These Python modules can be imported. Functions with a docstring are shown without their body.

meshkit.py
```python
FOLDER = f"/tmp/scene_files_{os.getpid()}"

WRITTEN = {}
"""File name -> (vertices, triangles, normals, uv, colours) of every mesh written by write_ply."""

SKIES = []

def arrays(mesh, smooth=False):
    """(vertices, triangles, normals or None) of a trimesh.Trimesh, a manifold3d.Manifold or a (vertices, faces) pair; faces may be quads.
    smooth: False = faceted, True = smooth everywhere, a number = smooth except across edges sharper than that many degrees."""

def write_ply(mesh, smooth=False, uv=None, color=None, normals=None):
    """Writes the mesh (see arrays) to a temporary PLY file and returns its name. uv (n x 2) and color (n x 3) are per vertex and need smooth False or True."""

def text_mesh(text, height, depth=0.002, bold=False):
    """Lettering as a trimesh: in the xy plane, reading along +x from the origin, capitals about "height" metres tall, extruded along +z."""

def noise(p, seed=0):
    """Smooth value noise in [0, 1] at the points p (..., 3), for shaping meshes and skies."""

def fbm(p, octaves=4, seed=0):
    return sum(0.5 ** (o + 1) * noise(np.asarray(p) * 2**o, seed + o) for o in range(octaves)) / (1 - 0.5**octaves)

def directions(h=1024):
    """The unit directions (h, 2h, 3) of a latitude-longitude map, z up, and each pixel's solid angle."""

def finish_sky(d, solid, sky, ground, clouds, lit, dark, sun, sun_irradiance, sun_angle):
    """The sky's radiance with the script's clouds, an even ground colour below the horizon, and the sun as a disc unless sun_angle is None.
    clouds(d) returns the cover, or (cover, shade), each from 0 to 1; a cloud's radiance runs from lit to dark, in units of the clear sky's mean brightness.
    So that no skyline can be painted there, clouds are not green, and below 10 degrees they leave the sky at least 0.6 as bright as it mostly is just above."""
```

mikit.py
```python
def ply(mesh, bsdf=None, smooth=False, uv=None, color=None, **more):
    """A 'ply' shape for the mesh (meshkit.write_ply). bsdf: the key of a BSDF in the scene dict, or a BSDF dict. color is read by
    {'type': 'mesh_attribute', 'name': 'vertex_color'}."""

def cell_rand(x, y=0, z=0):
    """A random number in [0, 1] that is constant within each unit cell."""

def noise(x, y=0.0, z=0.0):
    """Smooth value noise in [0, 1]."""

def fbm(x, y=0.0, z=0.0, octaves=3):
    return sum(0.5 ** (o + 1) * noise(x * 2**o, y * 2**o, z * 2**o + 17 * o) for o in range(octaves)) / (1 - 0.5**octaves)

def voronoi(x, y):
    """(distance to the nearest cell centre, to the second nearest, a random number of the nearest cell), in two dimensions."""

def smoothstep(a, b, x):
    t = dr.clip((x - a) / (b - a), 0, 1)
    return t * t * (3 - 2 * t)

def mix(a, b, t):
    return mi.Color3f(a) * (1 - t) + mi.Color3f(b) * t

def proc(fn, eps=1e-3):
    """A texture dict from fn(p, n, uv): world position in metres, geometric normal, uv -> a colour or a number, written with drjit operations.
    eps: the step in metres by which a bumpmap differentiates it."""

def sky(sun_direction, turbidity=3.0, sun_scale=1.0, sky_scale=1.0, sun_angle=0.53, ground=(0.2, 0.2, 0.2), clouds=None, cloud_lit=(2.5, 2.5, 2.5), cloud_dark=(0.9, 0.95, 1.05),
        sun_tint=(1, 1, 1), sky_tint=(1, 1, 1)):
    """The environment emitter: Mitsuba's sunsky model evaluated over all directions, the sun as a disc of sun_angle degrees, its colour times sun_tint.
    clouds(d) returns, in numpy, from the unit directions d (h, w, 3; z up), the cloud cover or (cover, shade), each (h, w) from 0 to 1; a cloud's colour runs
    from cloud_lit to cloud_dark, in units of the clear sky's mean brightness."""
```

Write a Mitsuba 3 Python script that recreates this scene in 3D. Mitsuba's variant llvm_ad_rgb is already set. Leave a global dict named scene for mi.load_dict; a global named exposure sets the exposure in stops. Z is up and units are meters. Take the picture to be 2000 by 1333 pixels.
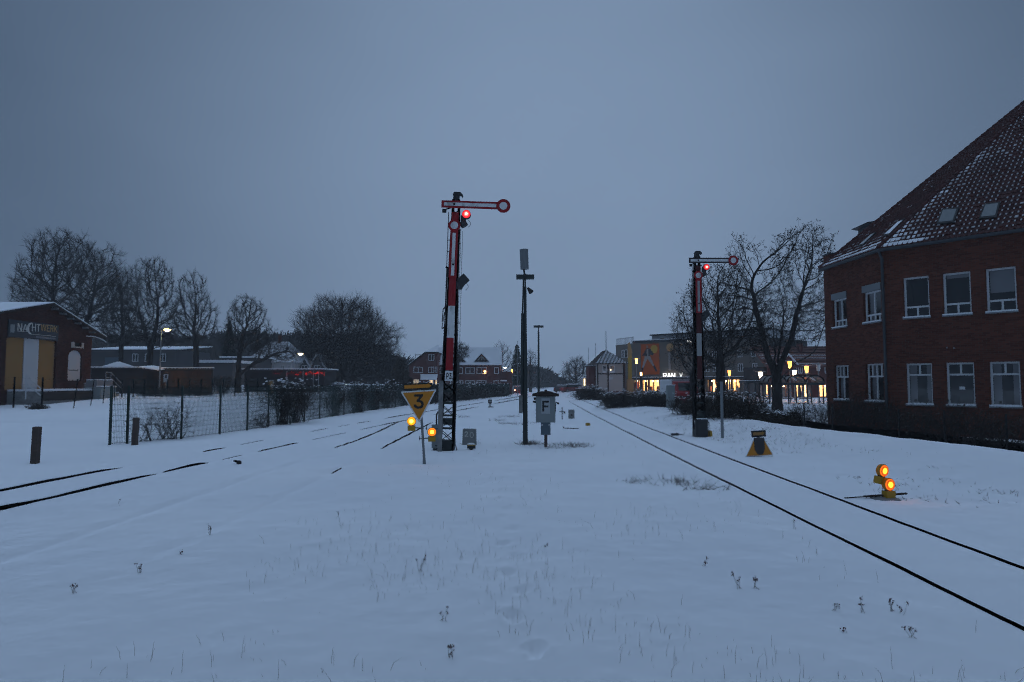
import math, random
import numpy as np
import trimesh
import drjit as dr
import mitsuba as mi
import mikit, meshkit
from shapely.geometry import Polygon, Point, box as sbox
from shapely.ops import unary_union
from scipy.spatial import cKDTree

random.seed(7)
RNG = np.random.default_rng(7)
scene, labels = {}, {}
T4 = mi.ScalarTransform4f

# ---------------------------------------------------------------- camera, sky, exposure
CAM = np.array([0.0, 0.0, 2.27])
F_PX, PITCH = 1333.3, math.atan(81 / 1333.3)          # focal length in pixels of a 2000 wide frame
scene['camera'] = {'type': 'perspective', 'fov': 2 * math.degrees(math.atan(1000 / F_PX)), 'fov_axis': 'x',
                   'near_clip': 0.05, 'far_clip': 2000.0,
                   'to_world': T4().look_at(origin=CAM.tolist(), target=[0, math.cos(PITCH), 2.27 + math.sin(PITCH)], up=[0, 0, 1]),
                   'medium': {'type': 'ref', 'id': 'haze_air'}}


def cloud_deck(d):
    """Closed dusk overcast; the last light lies ahead, so the deck dims gently away from there."""
    az = np.degrees(np.abs(np.arctan2(d[..., 0] - 0.06 * d[..., 1], d[..., 1])))
    el = np.degrees(np.arcsin(np.clip(d[..., 2], -1, 1)))
    t = np.clip((np.hypot(az, 0.75 * np.maximum(el - 12, 0)) - 5) / 46, 0, 1)
    t = t * t * (3 - 2 * t)
    up = np.clip((el - 33) / 40, 0, 1); up = up * up * (3 - 2 * up)           # a closed deck is brighter overhead
    n = meshkit.fbm(d * np.array([3.0, 3.0, 6.0]) + 5.0, 4, seed=3) - 0.5
    return np.ones(d.shape[:2]), np.clip((0.415 + 0.54 * t) * (1 - up) + 0.11 * n, 0, 1)


scene['sky'] = mikit.sky([0.15, 1.0, 0.03], turbidity=4, sun_scale=0.0, sky_scale=13.3, sun_angle=20, ground=(0.6, 0.62, 0.66),
                         clouds=cloud_deck, cloud_lit=(1.14, 1.595, 2.31), cloud_dark=(0.20, 0.33, 0.55))
exposure = 0.0
HAZE = 0.0008
scene['haze_air'] = {'type': 'homogeneous', 'albedo': {'type': 'rgb', 'value': [0.94, 0.95, 0.96]}, 'sigma_t': HAZE}

# ---------------------------------------------------------------- helpers
def ray(px, py):
    dx, dy = (px - 1000) / F_PX, (666.5 - py) / F_PX
    return np.array([dx, math.cos(PITCH) - dy * math.sin(PITCH), math.sin(PITCH) + dy * math.cos(PITCH)])


def at(px, py, y):
    r = ray(px, py)
    return CAM + r * (y / r[1])


def gp(px, py, z=0.0):
    r = ray(px, py)
    return CAM + r * ((z - CAM[2]) / r[2])


TAKEN = set()


def numbered(k):
    if k not in TAKEN:
        TAKEN.add(k); return k
    i = 1
    while f'{k}_{i:03d}' in TAKEN:
        i += 1
    k = f'{k}_{i:03d}'
    TAKEN.add(k)
    return k


def tag(key, label=None, cat=None, group=None, kind=None):
    d = labels.setdefault(key, {})
    for n, v in (('label', label), ('category', cat), ('group', group), ('kind', kind)):
        if v: d[n] = v
    return key


def thing(name, label, cat, group=None):
    return tag(numbered(name), label, cat, group)


def add(name, mesh, bsdf, parent=None, label=None, cat=None, group=None, kind=None, smooth=False, emit=None, uv=None, **more):
    key = numbered(f'{parent}__{name}' if parent else name)
    m = mesh.mesh() if isinstance(mesh, MB) else mesh
    d = mikit.ply(m, bsdf, smooth, uv=uv, **more)
    if emit is not None:
        d['emitter'] = {'type': 'area', 'radiance': {'type': 'rgb', 'value': list(emit)}}
    scene[key] = d
    if label or cat or group or kind: tag(key, label, cat, group, kind)
    return key


def rotz(a):
    c, s = math.cos(a), math.sin(a)
    return np.array([[c, -s, 0], [s, c, 0], [0, 0, 1.0]])


def roty(a):
    c, s = math.cos(a), math.sin(a)
    return np.array([[c, 0, s], [0, 1, 0], [-s, 0, c]])


def rotx(a):
    c, s = math.cos(a), math.sin(a)
    return np.array([[1, 0, 0], [0, c, -s], [0, s, c]])


BOXV = np.array([[x, y, z] for x in (-.5, .5) for y in (-.5, .5) for z in (-.5, .5)], float)
BOXF = np.array([[0, 1, 3], [0, 3, 2], [4, 6, 7], [4, 7, 5], [0, 4, 5], [0, 5, 1], [2, 3, 7], [2, 7, 6], [0, 2, 6], [0, 6, 4], [1, 5, 7], [1, 7, 3]])


class MB:
    """Collects pieces of one mesh; R, o place everything added (local to world)."""

    def __init__(self, R=None, o=(0, 0, 0)):
        self.v, self.f, self.n = [], [], 0
        self.R, self.o = (np.eye(3) if R is None else R), np.asarray(o, float)

    def raw(self, v, f):
        v = np.asarray(v, float)
        f = np.asarray(f, int)
        if f.ndim == 2 and f.shape[1] == 4:
            f = np.vstack([f[:, [0, 1, 2]], f[:, [0, 2, 3]]])
        self.v.append(v @ self.R.T + self.o); self.f.append(f + self.n); self.n += len(v)
        return self

    def box(self, c, s, R=None):
        v = BOXV * np.asarray(s, float)
        if R is not None: v = v @ R.T
        return self.raw(v + np.asarray(c, float), BOXF)

    def bb(self, x0, x1, y0, y1, z0, z1):
        return self.box(((x0 + x1) / 2, (y0 + y1) / 2, (z0 + z1) / 2), (abs(x1 - x0), abs(y1 - y0), abs(z1 - z0)))

    def bar(self, p, q, w, h=None):
        p, q = np.asarray(p, float), np.asarray(q, float)
        d = q - p; L = np.linalg.norm(d); d = d / L
        up = np.array([0, 0, 1.0]) if abs(d[2]) < .95 else np.array([0, 1.0, 0])
        a = np.cross(up, d); a /= np.linalg.norm(a); b = np.cross(d, a)
        return self.box((p + q) / 2, (w, L, h or w), np.stack([a, d, b], 1))

    def tube(self, pts, r, n=8, caps=True):
        p = np.asarray(pts, float)
        r = np.broadcast_to(np.asarray(r, float), (len(p),))
        t = np.gradient(p, axis=0); t /= np.linalg.norm(t, axis=1, keepdims=True) + 1e-12
        ref = np.array([0, 0, 1.0]) if abs(t[:, 2]).max() < .9 else np.array([0.0, 1.0, 0.1])
        a = np.cross(t, ref); a /= np.linalg.norm(a, axis=1, keepdims=True) + 1e-12
        b = np.cross(t, a)
        an = np.arange(n) * 2 * np.pi / n
        v = p[:, None] + r[:, None, None] * (np.cos(an)[None, :, None] * a[:, None] + np.sin(an)[None, :, None] * b[:, None])
        i, j = np.meshgrid(np.arange(len(p) - 1), np.arange(n), indexing='ij')
        q = np.stack([i * n + j, i * n + (j + 1) % n, (i + 1) * n + (j + 1) % n, (i + 1) * n + j], -1).reshape(-1, 4)
        f = np.vstack([q[:, [0, 1, 2]], q[:, [0, 2, 3]]])
        v = v.reshape(-1, 3)
        if caps:
            k = len(v); v = np.vstack([v, p[:1], p[-1:]])
            e = (len(p) - 1) * n
            f = np.vstack([f, [[k, (q_ + 1) % n, q_] for q_ in range(n)], [[k + 1, e + q_, e + (q_ + 1) % n] for q_ in range(n)]])
        return self.raw(v, f)

    def cyl(self, p, q, r, n=12, r2=None):
        return self.tube([p, q], [r, r if r2 is None else r2], n)

    def flat(self, poly, y0, y1):
        """Extrudes a shapely polygon of the xz plane from depth y0 to y1."""
        for g in getattr(poly, 'geoms', [poly]):
            m = trimesh.creation.extrude_polygon(g, abs(y1 - y0), engine='earcut')
            v = np.array(m.vertices)
            self.raw(np.stack([v[:, 0], max(y0, y1) - v[:, 2], v[:, 1]], 1), np.array(m.faces))
        return self

    def plan(self, poly, z0, z1):
        for g in getattr(poly, 'geoms', [poly]):
            m = trimesh.creation.extrude_polygon(g, z1 - z0, engine='earcut')
            v = np.array(m.vertices); v[:, 2] += z0
            self.raw(v, np.array(m.faces))
        return self

    def side(self, poly, x0, x1):
        """Extrudes a polygon of the yz plane along x."""
        for g in getattr(poly, 'geoms', [poly]):
            m = trimesh.creation.extrude_polygon(g, x1 - x0, engine='earcut')
            v = np.array(m.vertices)
            self.raw(np.stack([v[:, 2] + x0, v[:, 0], v[:, 1]], 1), np.array(m.faces))
        return self

    def text(self, s, height, cx, cz, y, depth=0.006, bold=True, sx=1.0):
        m = meshkit.text_mesh(s, height, depth, bold)
        v = np.array(m.vertices); v[:, 0] *= sx
        v[:, 0] += cx - (v[:, 0].min() + v[:, 0].max()) / 2
        v[:, 1] += cz - (v[:, 1].min() + v[:, 1].max()) / 2
        return self.raw(np.stack([v[:, 0], y - v[:, 2], v[:, 1]], 1), np.array(m.faces))

    def ball(self, c, r, sub=2, s=(1, 1, 1)):
        m = trimesh.creation.icosphere(subdivisions=sub, radius=r)
        return self.raw(np.array(m.vertices) * np.asarray(s) + np.asarray(c, float), np.array(m.faces))

    def mesh(self):
        return np.vstack(self.v), np.vstack(self.f)


def frusta(a, b, ra, rb, n=3):
    """All edges a->b as open tapered tubes, vectorised."""
    a, b = np.asarray(a, float), np.asarray(b, float)
    d = b - a; d /= np.linalg.norm(d, axis=1, keepdims=True) + 1e-12
    ref = np.where(np.abs(d[:, 2:]) < .9, [0, 0, 1.0], [1.0, 0, 0])
    u = np.cross(d, ref); u /= np.linalg.norm(u, axis=1, keepdims=True) + 1e-12
    w = np.cross(d, u)
    an = np.arange(n) * 2 * np.pi / n
    ring = np.cos(an)[None, :, None] * u[:, None] + np.sin(an)[None, :, None] * w[:, None]
    va = a[:, None] + ring * np.asarray(ra)[:, None, None]
    vb = b[:, None] + ring * np.asarray(rb)[:, None, None]
    v = np.concatenate([va, vb], 1).reshape(-1, 3)
    k = (np.arange(len(a)) * 2 * n)[:, None]
    j = np.arange(n); j2 = (j + 1) % n
    f = np.concatenate([np.stack([k + j, k + j2, k + n + j2], -1), np.stack([k + j, k + n + j2, k + n + j], -1)], 1).reshape(-1, 3)
    return v, f


def join(*ms):
    v, f, n = [], [], 0
    for a, b in ms:
        v.append(a); f.append(b + n); n += len(a)
    return np.vstack(v), np.vstack(f)


def sstep(a, b, x):
    t = np.clip((np.asarray(x, float) - a) / (b - a), 0, 1)
    return t * t * (3 - 2 * t)


# ---------------------------------------------------------------- materials
def rgb(*c): return {'type': 'rgb', 'value': list(c)}


def mat(name, col, rough=0.8, metallic=0.0, spec=0.4, two=False):
    d = {'type': 'principled', 'base_color': rgb(*col) if isinstance(col, tuple) else col, 'roughness': rough, 'metallic': metallic, 'specular': spec}
    scene[name] = {'type': 'twosided', 'b': d} if two else d


def bumped(name, col, height, rough=0.9, spec=0.3, eps=2e-3):
    scene[name] = {'type': 'bumpmap', 'arbitrary': mikit.proc(height, eps), 'scale': 1.0,
                   'b': {'type': 'principled', 'base_color': col if isinstance(col, dict) else rgb(*col), 'roughness': rough, 'specular': spec}}


def h_snow(p, n, uv):
    return 0.026 * mikit.fbm(p.x * 2.2, p.y * 2.2, 0, 3) + 0.006 * mikit.fbm(p.x * 14, p.y * 14, p.z * 14, 2) + 0.002 * mikit.noise(p.x * 60, p.y * 60, p.z * 60)


def c_snow(p, n, uv):
    t = mikit.fbm(p.x * 0.35, p.y * 0.35, 0, 3)
    return mikit.mix(mi.Color3f(0.86, 0.88, 0.915), mi.Color3f(0.93, 0.94, 0.955), t)


bumped('m_snow', mikit.proc(c_snow), h_snow, 0.85, 0.25, 4e-3)
mat('m_snow_plain', (0.86, 0.88, 0.91), 0.9, two=True)


def brick_cells(p, n):
    l = dr.sqrt(n.x * n.x + n.y * n.y) + 1e-4
    u = (-n.y * p.x + n.x * p.y) / l
    row = dr.floor(p.z / 0.075)
    off = dr.select(mi.Bool(row - 2 * dr.floor(row / 2) > 0.5), mi.Float(0.5), mi.Float(0.0))
    q = u / 0.25 + off
    fu, fv = q - dr.floor(q), p.z / 0.075 - row
    mortar = dr.maximum(mikit.smoothstep(0.45, 0.47, dr.abs(fu - 0.5)), mikit.smoothstep(0.41, 0.45, dr.abs(fv - 0.5)))
    return dr.floor(q), row, mortar, u


def c_brick(p, n, uv):
    q, row, mortar, u = brick_cells(p, n)
    r = mikit.cell_rand(q, row, 4)
    col = mikit.mix(mi.Color3f(0.085, 0.024, 0.013), mi.Color3f(0.15, 0.046, 0.026), r)
    col = col * (0.80 + 0.4 * mikit.fbm(u * 0.7, p.z * 0.7, 0, 3))
    return mikit.mix(col, mi.Color3f(0.085, 0.062, 0.055), mortar * 0.8)


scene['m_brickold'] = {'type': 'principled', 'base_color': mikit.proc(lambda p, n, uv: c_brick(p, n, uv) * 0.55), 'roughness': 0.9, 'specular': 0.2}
scene['m_brick'] = {'type': 'principled', 'base_color': mikit.proc(c_brick), 'roughness': 0.9, 'specular': 0.2}


def c_conc(p, n, uv):
    return mikit.mix(mi.Color3f(0.16, 0.16, 0.155), mi.Color3f(0.34, 0.34, 0.33), mikit.fbm(p.x * 6, p.y * 6, p.z * 6, 3))


scene['m_concrete'] = {'type': 'principled', 'base_color': mikit.proc(c_conc), 'roughness': 0.92, 'specular': 0.2}


def c_rust(p, n, uv):
    return mikit.mix(mi.Color3f(0.045, 0.037, 0.034), mi.Color3f(0.11, 0.070, 0.052), mikit.fbm(p.x * 9, p.y * 3, p.z * 20, 3))


scene['m_rust'] = {'type': 'principled', 'base_color': mikit.proc(c_rust), 'roughness': 0.75, 'specular': 0.4}


def c_red(p, n, uv):
    t = mikit.smoothstep(0.55, 0.8, mikit.fbm(p.x * 5, p.y * 5, p.z * 2.2, 4))
    return mikit.mix(mi.Color3f(0.36, 0.008, 0.014), mi.Color3f(0.21, 0.009, 0.012), t)


scene['m_red'] = {'type': 'principled', 'base_color': mikit.proc(c_red), 'roughness': 0.5, 'specular': 0.4}


def c_white(p, n, uv):
    t = mikit.smoothstep(0.5, 0.85, mikit.fbm(p.x * 6, p.y * 6, p.z * 2.5, 4))
    return mikit.mix(mi.Color3f(0.80, 0.81, 0.80), mi.Color3f(0.42, 0.42, 0.40), t)


scene['m_white'] = {'type': 'principled', 'base_color': mikit.proc(c_white), 'roughness': 0.55, 'specular': 0.4}


def c_tile(p, n, uv):
    r = mikit.cell_rand(p.x * 3.1, p.y * 3.1, p.z * 4.0)
    return mikit.mix(mi.Color3f(0.048, 0.014, 0.012), mi.Color3f(0.085, 0.022, 0.018), r)


scene['m_tile'] = {'type': 'principled', 'base_color': mikit.proc(c_tile), 'roughness': 0.7, 'specular': 0.3}
mat('m_dullsnow', (0.50, 0.50, 0.51), 0.9)
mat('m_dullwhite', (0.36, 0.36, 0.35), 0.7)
mat('m_plate', (0.42, 0.44, 0.45), 0.6)
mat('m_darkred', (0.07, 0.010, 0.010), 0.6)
mat('m_steel', (0.028, 0.031, 0.033), 0.55, 0.0, 0.5)
mat('m_greensteel', (0.030, 0.040, 0.038), 0.55)
mat('m_fence', (0.010, 0.032, 0.028), 0.5)
mat('m_galv', (0.23, 0.25, 0.26), 0.5, 0.3)
mat('m_greybox', (0.25, 0.28, 0.28), 0.6)
mat('m_bluegrey', (0.10, 0.14, 0.17), 0.6)
mat('m_black', (0.012, 0.012, 0.013), 0.6)
mat('m_orange', (0.62, 0.235, 0.015), 0.5)
mat('m_yellow', (0.45, 0.26, 0.02), 0.6)
mat('m_amber', (0.70, 0.22, 0.01), 0.2)
mat('m_lampred', (0.55, 0.01, 0.01), 0.2)
mat('m_bark', (0.036, 0.032, 0.029), 0.95, spec=0.1)
mat('m_twig', (0.040, 0.035, 0.032), 0.95, spec=0.1, two=True)
mat('m_leaf', (0.050, 0.040, 0.028), 0.9, spec=0.1, two=True)
mat('m_conifer', (0.022, 0.034, 0.024), 0.9, spec=0.1, two=True)
mat('m_straw', (0.18, 0.14, 0.095), 0.9, spec=0.1, two=True)
mat('m_weed', (0.11, 0.085, 0.068), 0.9, spec=0.1, two=True)
mat('m_seed', (0.075, 0.034, 0.032), 0.9, spec=0.1, two=True)
mat('m_plaster', (0.44, 0.40, 0.37), 0.9)
mat('m_greyplaster', (0.095, 0.095, 0.10), 0.9)
mat('m_whitewall', (0.58, 0.59, 0.60), 0.9)
mat('m_shopwall', (0.17, 0.155, 0.135), 0.9)
mat('m_frame', (0.66, 0.67, 0.68), 0.5)
mat('m_gutter', (0.05, 0.055, 0.06), 0.5)
mat('m_wood', (0.034, 0.023, 0.018), 0.85)
mat('m_darkwall', (0.030, 0.028, 0.028), 0.9)
mat('m_board', (0.34, 0.18, 0.055), 0.8)
mat('m_signdark', (0.045, 0.055, 0.065), 0.6)
mat('m_letter', (0.62, 0.60, 0.55), 0.6)
mat('m_letterwarm', (0.50, 0.30, 0.12), 0.6)
mat('m_darkglass', (0.012, 0.015, 0.018), 0.06, spec=0.6)
mat('m_interior', (0.035, 0.035, 0.035), 0.95)
mat('m_curtain', (0.20, 0.20, 0.21), 0.95)
mat('m_van', (0.36, 0.018, 0.022), 0.35)
mat('m_carred', (0.16, 0.02, 0.02), 0.35)
mat('m_cardark', (0.02, 0.022, 0.026), 0.3)
mat('m_carsilver', (0.35, 0.36, 0.37), 0.3, 0.3)
mat('m_rubber', (0.012, 0.012, 0.012), 0.85)
mat('m_goods', (0.30, 0.16, 0.09), 0.8)
mat('m_goodsb', (0.50, 0.38, 0.24), 0.8)
mat('m_goodsc', (0.12, 0.05, 0.04), 0.8)
mat('m_lampglass', (0.8, 0.8, 0.78), 0.4)
mat('m_skin', (0.36, 0.20, 0.14), 0.8)
mat('m_posterdark', (0.055, 0.050, 0.052), 0.8)
mat('m_postergrey', (0.36, 0.33, 0.31), 0.8)
mat('m_poster', (0.50, 0.10, 0.012), 0.7)
mat('m_posteryellow', (0.55, 0.36, 0.05), 0.7)
mat('m_soil', (0.035, 0.027, 0.022), 0.95)
scene['m_pane'] = {'type': 'thindielectric', 'int_ior': 1.5}

# ---------------------------------------------------------------- rails (lines on the ground, from south to north)
def line_of(pixels, z=0.02, deg=3):
    g = np.array([gp(px, py, z) for px, py in pixels])
    w = 1 / np.maximum(g[:, 1], 1) ** 0.5
    return np.poly1d(np.polyfit(g[:, 1], g[:, 0], deg, w=w))


R1 = line_of([(2000, 1227), (1716, 1084), (1480, 970), (1296, 880), (1200, 831), (1110, 783)], deg=2)
RA = line_of([(0, 958), (120, 935), (240, 912), (437, 874), (640, 836), (750, 817.5), (834, 804), (885, 795), (937, 788), (1018, 774)], deg=3)
RB = line_of([(0, 994), (120, 968), (230, 943), (385, 906), (550, 870), (720, 835), (830, 813), (885, 805), (956, 790), (1040, 773)], deg=3)
RC = line_of([(0, 1090), (250, 1010), (540, 915), (642, 879.6), (716, 850), (776, 826)], deg=2)
RD = line_of([(560, 963), (655, 918), (736, 880), (800, 848), (821, 836), (855, 818)], deg=2)


def fence_line():
    pts = [(214, 870), (325, 862), (392, 852), (449, 847), (500, 838), (577, 826), (637, 817), (686, 809), (741, 800), (800, 792.5), (860, 786.5), (910, 781.5), (960, 776.5), (1000, 773)]
    g = np.array([gp(*q) for q in pts])[:, :2]
    ys = np.linspace(g[0, 1], g[-1, 1], 200)
    return ys, np.interp(ys, g[:, 1], g[:, 0])


FY, FX = fence_line()

# ---------------------------------------------------------------- the snow-covered ground
FOOT = [((1046, 1272), 0.9), ((1000, 1208), 0.9), ((1020, 1156), 0.8), ((990, 1120), 0.8), ((1008, 1086), 0.6), ((985, 1058), 0.6), ((1000, 1030), 0.5), ((980, 1008), 0.5), ((992, 990), 0.4), ((978, 972), 0.4), ((985, 955), 0.35)]
FOOT = [(gp(*q)[:2], a) for q, a in FOOT]


def bank(x, y):
    xc = np.interp(y, [5, 12, 18, 24, 30, 47, 69, 100, 130], [15, 14.3, 13.5, 12.7, 12.0, 10.6, 10.7, 11.5, 12.5])
    zc = np.interp(y, [5, 18, 30, 60, 100], [.36, .42, .40, .42, .40])
    up = sstep(xc - 4.6, xc - 0.1, x)
    down = 1 - 0.62 * sstep(xc, xc + 1.5, x) * (1 - sstep(33, 42, y))
    lip = 0.05 * np.exp(-((x - xc + .2) / .7) ** 2)
    return zc * up * down + lip * (meshkit.noise(np.stack([x * .9, y * .9, 0 * x], -1), 5))


def ground_z(x, y):
    x, y = np.broadcast_arrays(np.asarray(x, float), np.asarray(y, float))
    p = np.stack([x, y, 0 * x], -1)
    z = 0.09 * (meshkit.fbm(p * 0.30, 3, seed=2) - .5) + 0.036 * (meshkit.fbm(p * 1.6, 3, seed=9) - .5) + 0.012 * (meshkit.noise(p * 7.0, 4) - .5)
    near = sstep(0.0, 0.5, np.minimum.reduce([np.abs(x - R1(np.clip(y, 3, 110)) - .75) - .9, np.abs(x - (RA(np.clip(y, 5, 120)) + RB(np.clip(y, 5, 120))) / 2) - .95]))
    z = z * (0.25 + 0.75 * near)
    fx = np.interp(y, FY, FX)
    w = sstep(0.6, 5.0, fx - x) * sstep(22, 34, y)
    z = z + w * np.interp(y, [24, 36, 47, 60, 80, 130], [0, .2, .52, 1.14, 1.3, 1.3])
    z = z + bank(x, y)
    # rails lying under the snow leave shallow furrows
    for fit, y0, y1, dep in ((RC, 5, 22, .030), (RD, 8, 20, .018), (RA, 18, 60, .010), (RB, 19, 60, .012)):
        d = x - fit(np.clip(y, 4, 120))
        z = z - dep * np.exp(-(d / .11) ** 2) * sstep(y0 - 1, y0 + 1, y) * (1 - sstep(y1 - 2, y1 + 2, y)) + .18 * dep * np.exp(-((np.abs(d) - .3) / .16) ** 2) * sstep(y0 - 1, y0 + 1, y) * (1 - sstep(y1 - 2, y1 + 2, y))
    for off in (0.0, 1.505):                                  # swept flangeways beside the running rails
        d = x - R1(np.clip(y, 3, 110)) - off
        z = z - .010 * np.exp(-(d / .10) ** 2) * (1 - sstep(80, 100, y))
    rag = meshkit.fbm(p * 13.0, 2, seed=14) - .5
    for i, (q, a) in enumerate(FOOT):
        tw = .25 * math.sin(i * 2.3)
        ux, uy = x - q[0], y - q[1]
        dx, dy = (ux + tw * uy) / (.062 * (1 + .25 * np.clip(uy / .15, -1, 1))), (uy - tw * ux) / .145
        r = (dx * dx + dy * dy) * (1 + 1.3 * rag)
        r = np.clip(r, 0, 60)
        z = z - .085 * a * .80 * np.exp(-r ** 2 * .55) + .016 * a * np.exp(-((np.sqrt(r + 1e-9) - 1.75) / .45) ** 2)
    # a ploughed wheel path across the yard
    d = (y - 36.5 - .05 * (x + 20))
    z = z - .05 * np.exp(-(d / .5) ** 2) * sstep(-13.5, -15.5, x)
    return z


def gz(x, y): return float(ground_z(np.array([x]), np.array([y]))[0])


def G(px, py):
    """The ground point seen at a pixel of the photograph."""
    r = ray(px, py)
    ts = np.linspace(2, 200, 4000) if r[2] < 0 else np.array([200.0])
    p = CAM + ts[:, None] * r
    below = np.nonzero(p[:, 2] <= ground_z(p[:, 0], p[:, 1]))[0]
    return p[below[0]] if len(below) else p[-1]


def axis(fine0, fine1, df, edges):
    a = list(np.arange(fine0, fine1 + 1e-6, df))
    s, d = a[-1], df
    while s < edges[1]:
        d *= 1.09; s += d; a.append(s)
    s, d, b = a[0], df, []
    while s > edges[0]:
        d *= 1.09; s -= d; b.append(s)
    return np.array(b[::-1] + a)


gx = axis(-10.5, 9.5, 0.055, (-420, 420))
ys_, s = [], -60.0
while s < 430:
    ys_.append(s); s += 2.0 if s < -4 else 0.3 if s < 2.2 else max(0.045, 0.0085 * s if s < 60 else .03 * s)
gy = np.array(ys_)
X, Y = np.meshgrid(gx, gy, indexing='ij')
Z = ground_z(X, Y)
ni, nj = X.shape
I, J = np.meshgrid(np.arange(ni - 1), np.arange(nj - 1), indexing='ij')
quads = np.stack([I * nj + J, (I + 1) * nj + J, (I + 1) * nj + J + 1, I * nj + J + 1], -1).reshape(-1, 4)
GV = np.stack([X, Y, Z], -1).reshape(-1, 3)
GF = np.vstack([quads[:, [0, 1, 2]], quads[:, [0, 2, 3]]])
add('snow_ground', (GV, GF), 'm_snow', label='snow covered railway ground reaching to the horizon', kind='structure', smooth=True)

# ---------------------------------------------------------------- railway tracks
def rail(parent, fit, off, ys, top, bsdf='m_rust', w=0.072, cap=None):
    x = fit(ys) + off
    z = ground_z(x, ys) * 0 + top
    d = np.gradient(x, ys)
    nx, ny = 1 / np.sqrt(1 + d * d), -d / np.sqrt(1 + d * d)
    prof = [(-.5, -.16), (-.5, -.012), (-.38, 0.0), (.38, 0.0), (.5, -.012), (.5, -.16)]
    rings = np.stack([np.stack([x + nx * a * w, ys + ny * a * w, z + b], -1) for a, b in prof], 1)
    k = len(prof)
    i, j = np.meshgrid(np.arange(len(ys) - 1), np.arange(k - 1), indexing='ij')
    q = np.stack([i * k + j, i * k + j + 1, (i + 1) * k + j + 1, (i + 1) * k + j], -1).reshape(-1, 4)
    f = np.vstack([q[:, [0, 2, 1]], q[:, [0, 3, 2]]])
    key = add('rail', (rings.reshape(-1, 3), f), bsdf, parent)
    if cap:
        ok = (ys >= cap[0]) & (ys <= cap[1])
        ring2 = np.stack([np.stack([x + nx * a * w, ys + ny * a * w, z + b], -1) for a, b in ((-.42, 0.001), (-.2, .016), (.2, .018), (.45, 0.002))], 1)[ok]
        k = 4
        i, j = np.meshgrid(np.arange(len(ring2) - 1), np.arange(k - 1), indexing='ij')
        q = np.stack([i * k + j, i * k + j + 1, (i + 1) * k + j + 1, (i + 1) * k + j], -1).reshape(-1, 4)
        add('snow_cap', (ring2.reshape(-1, 3), np.vstack([q[:, [0, 2, 1]], q[:, [0, 3, 2]]])), 'm_snow_plain', key)
    return key


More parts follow.
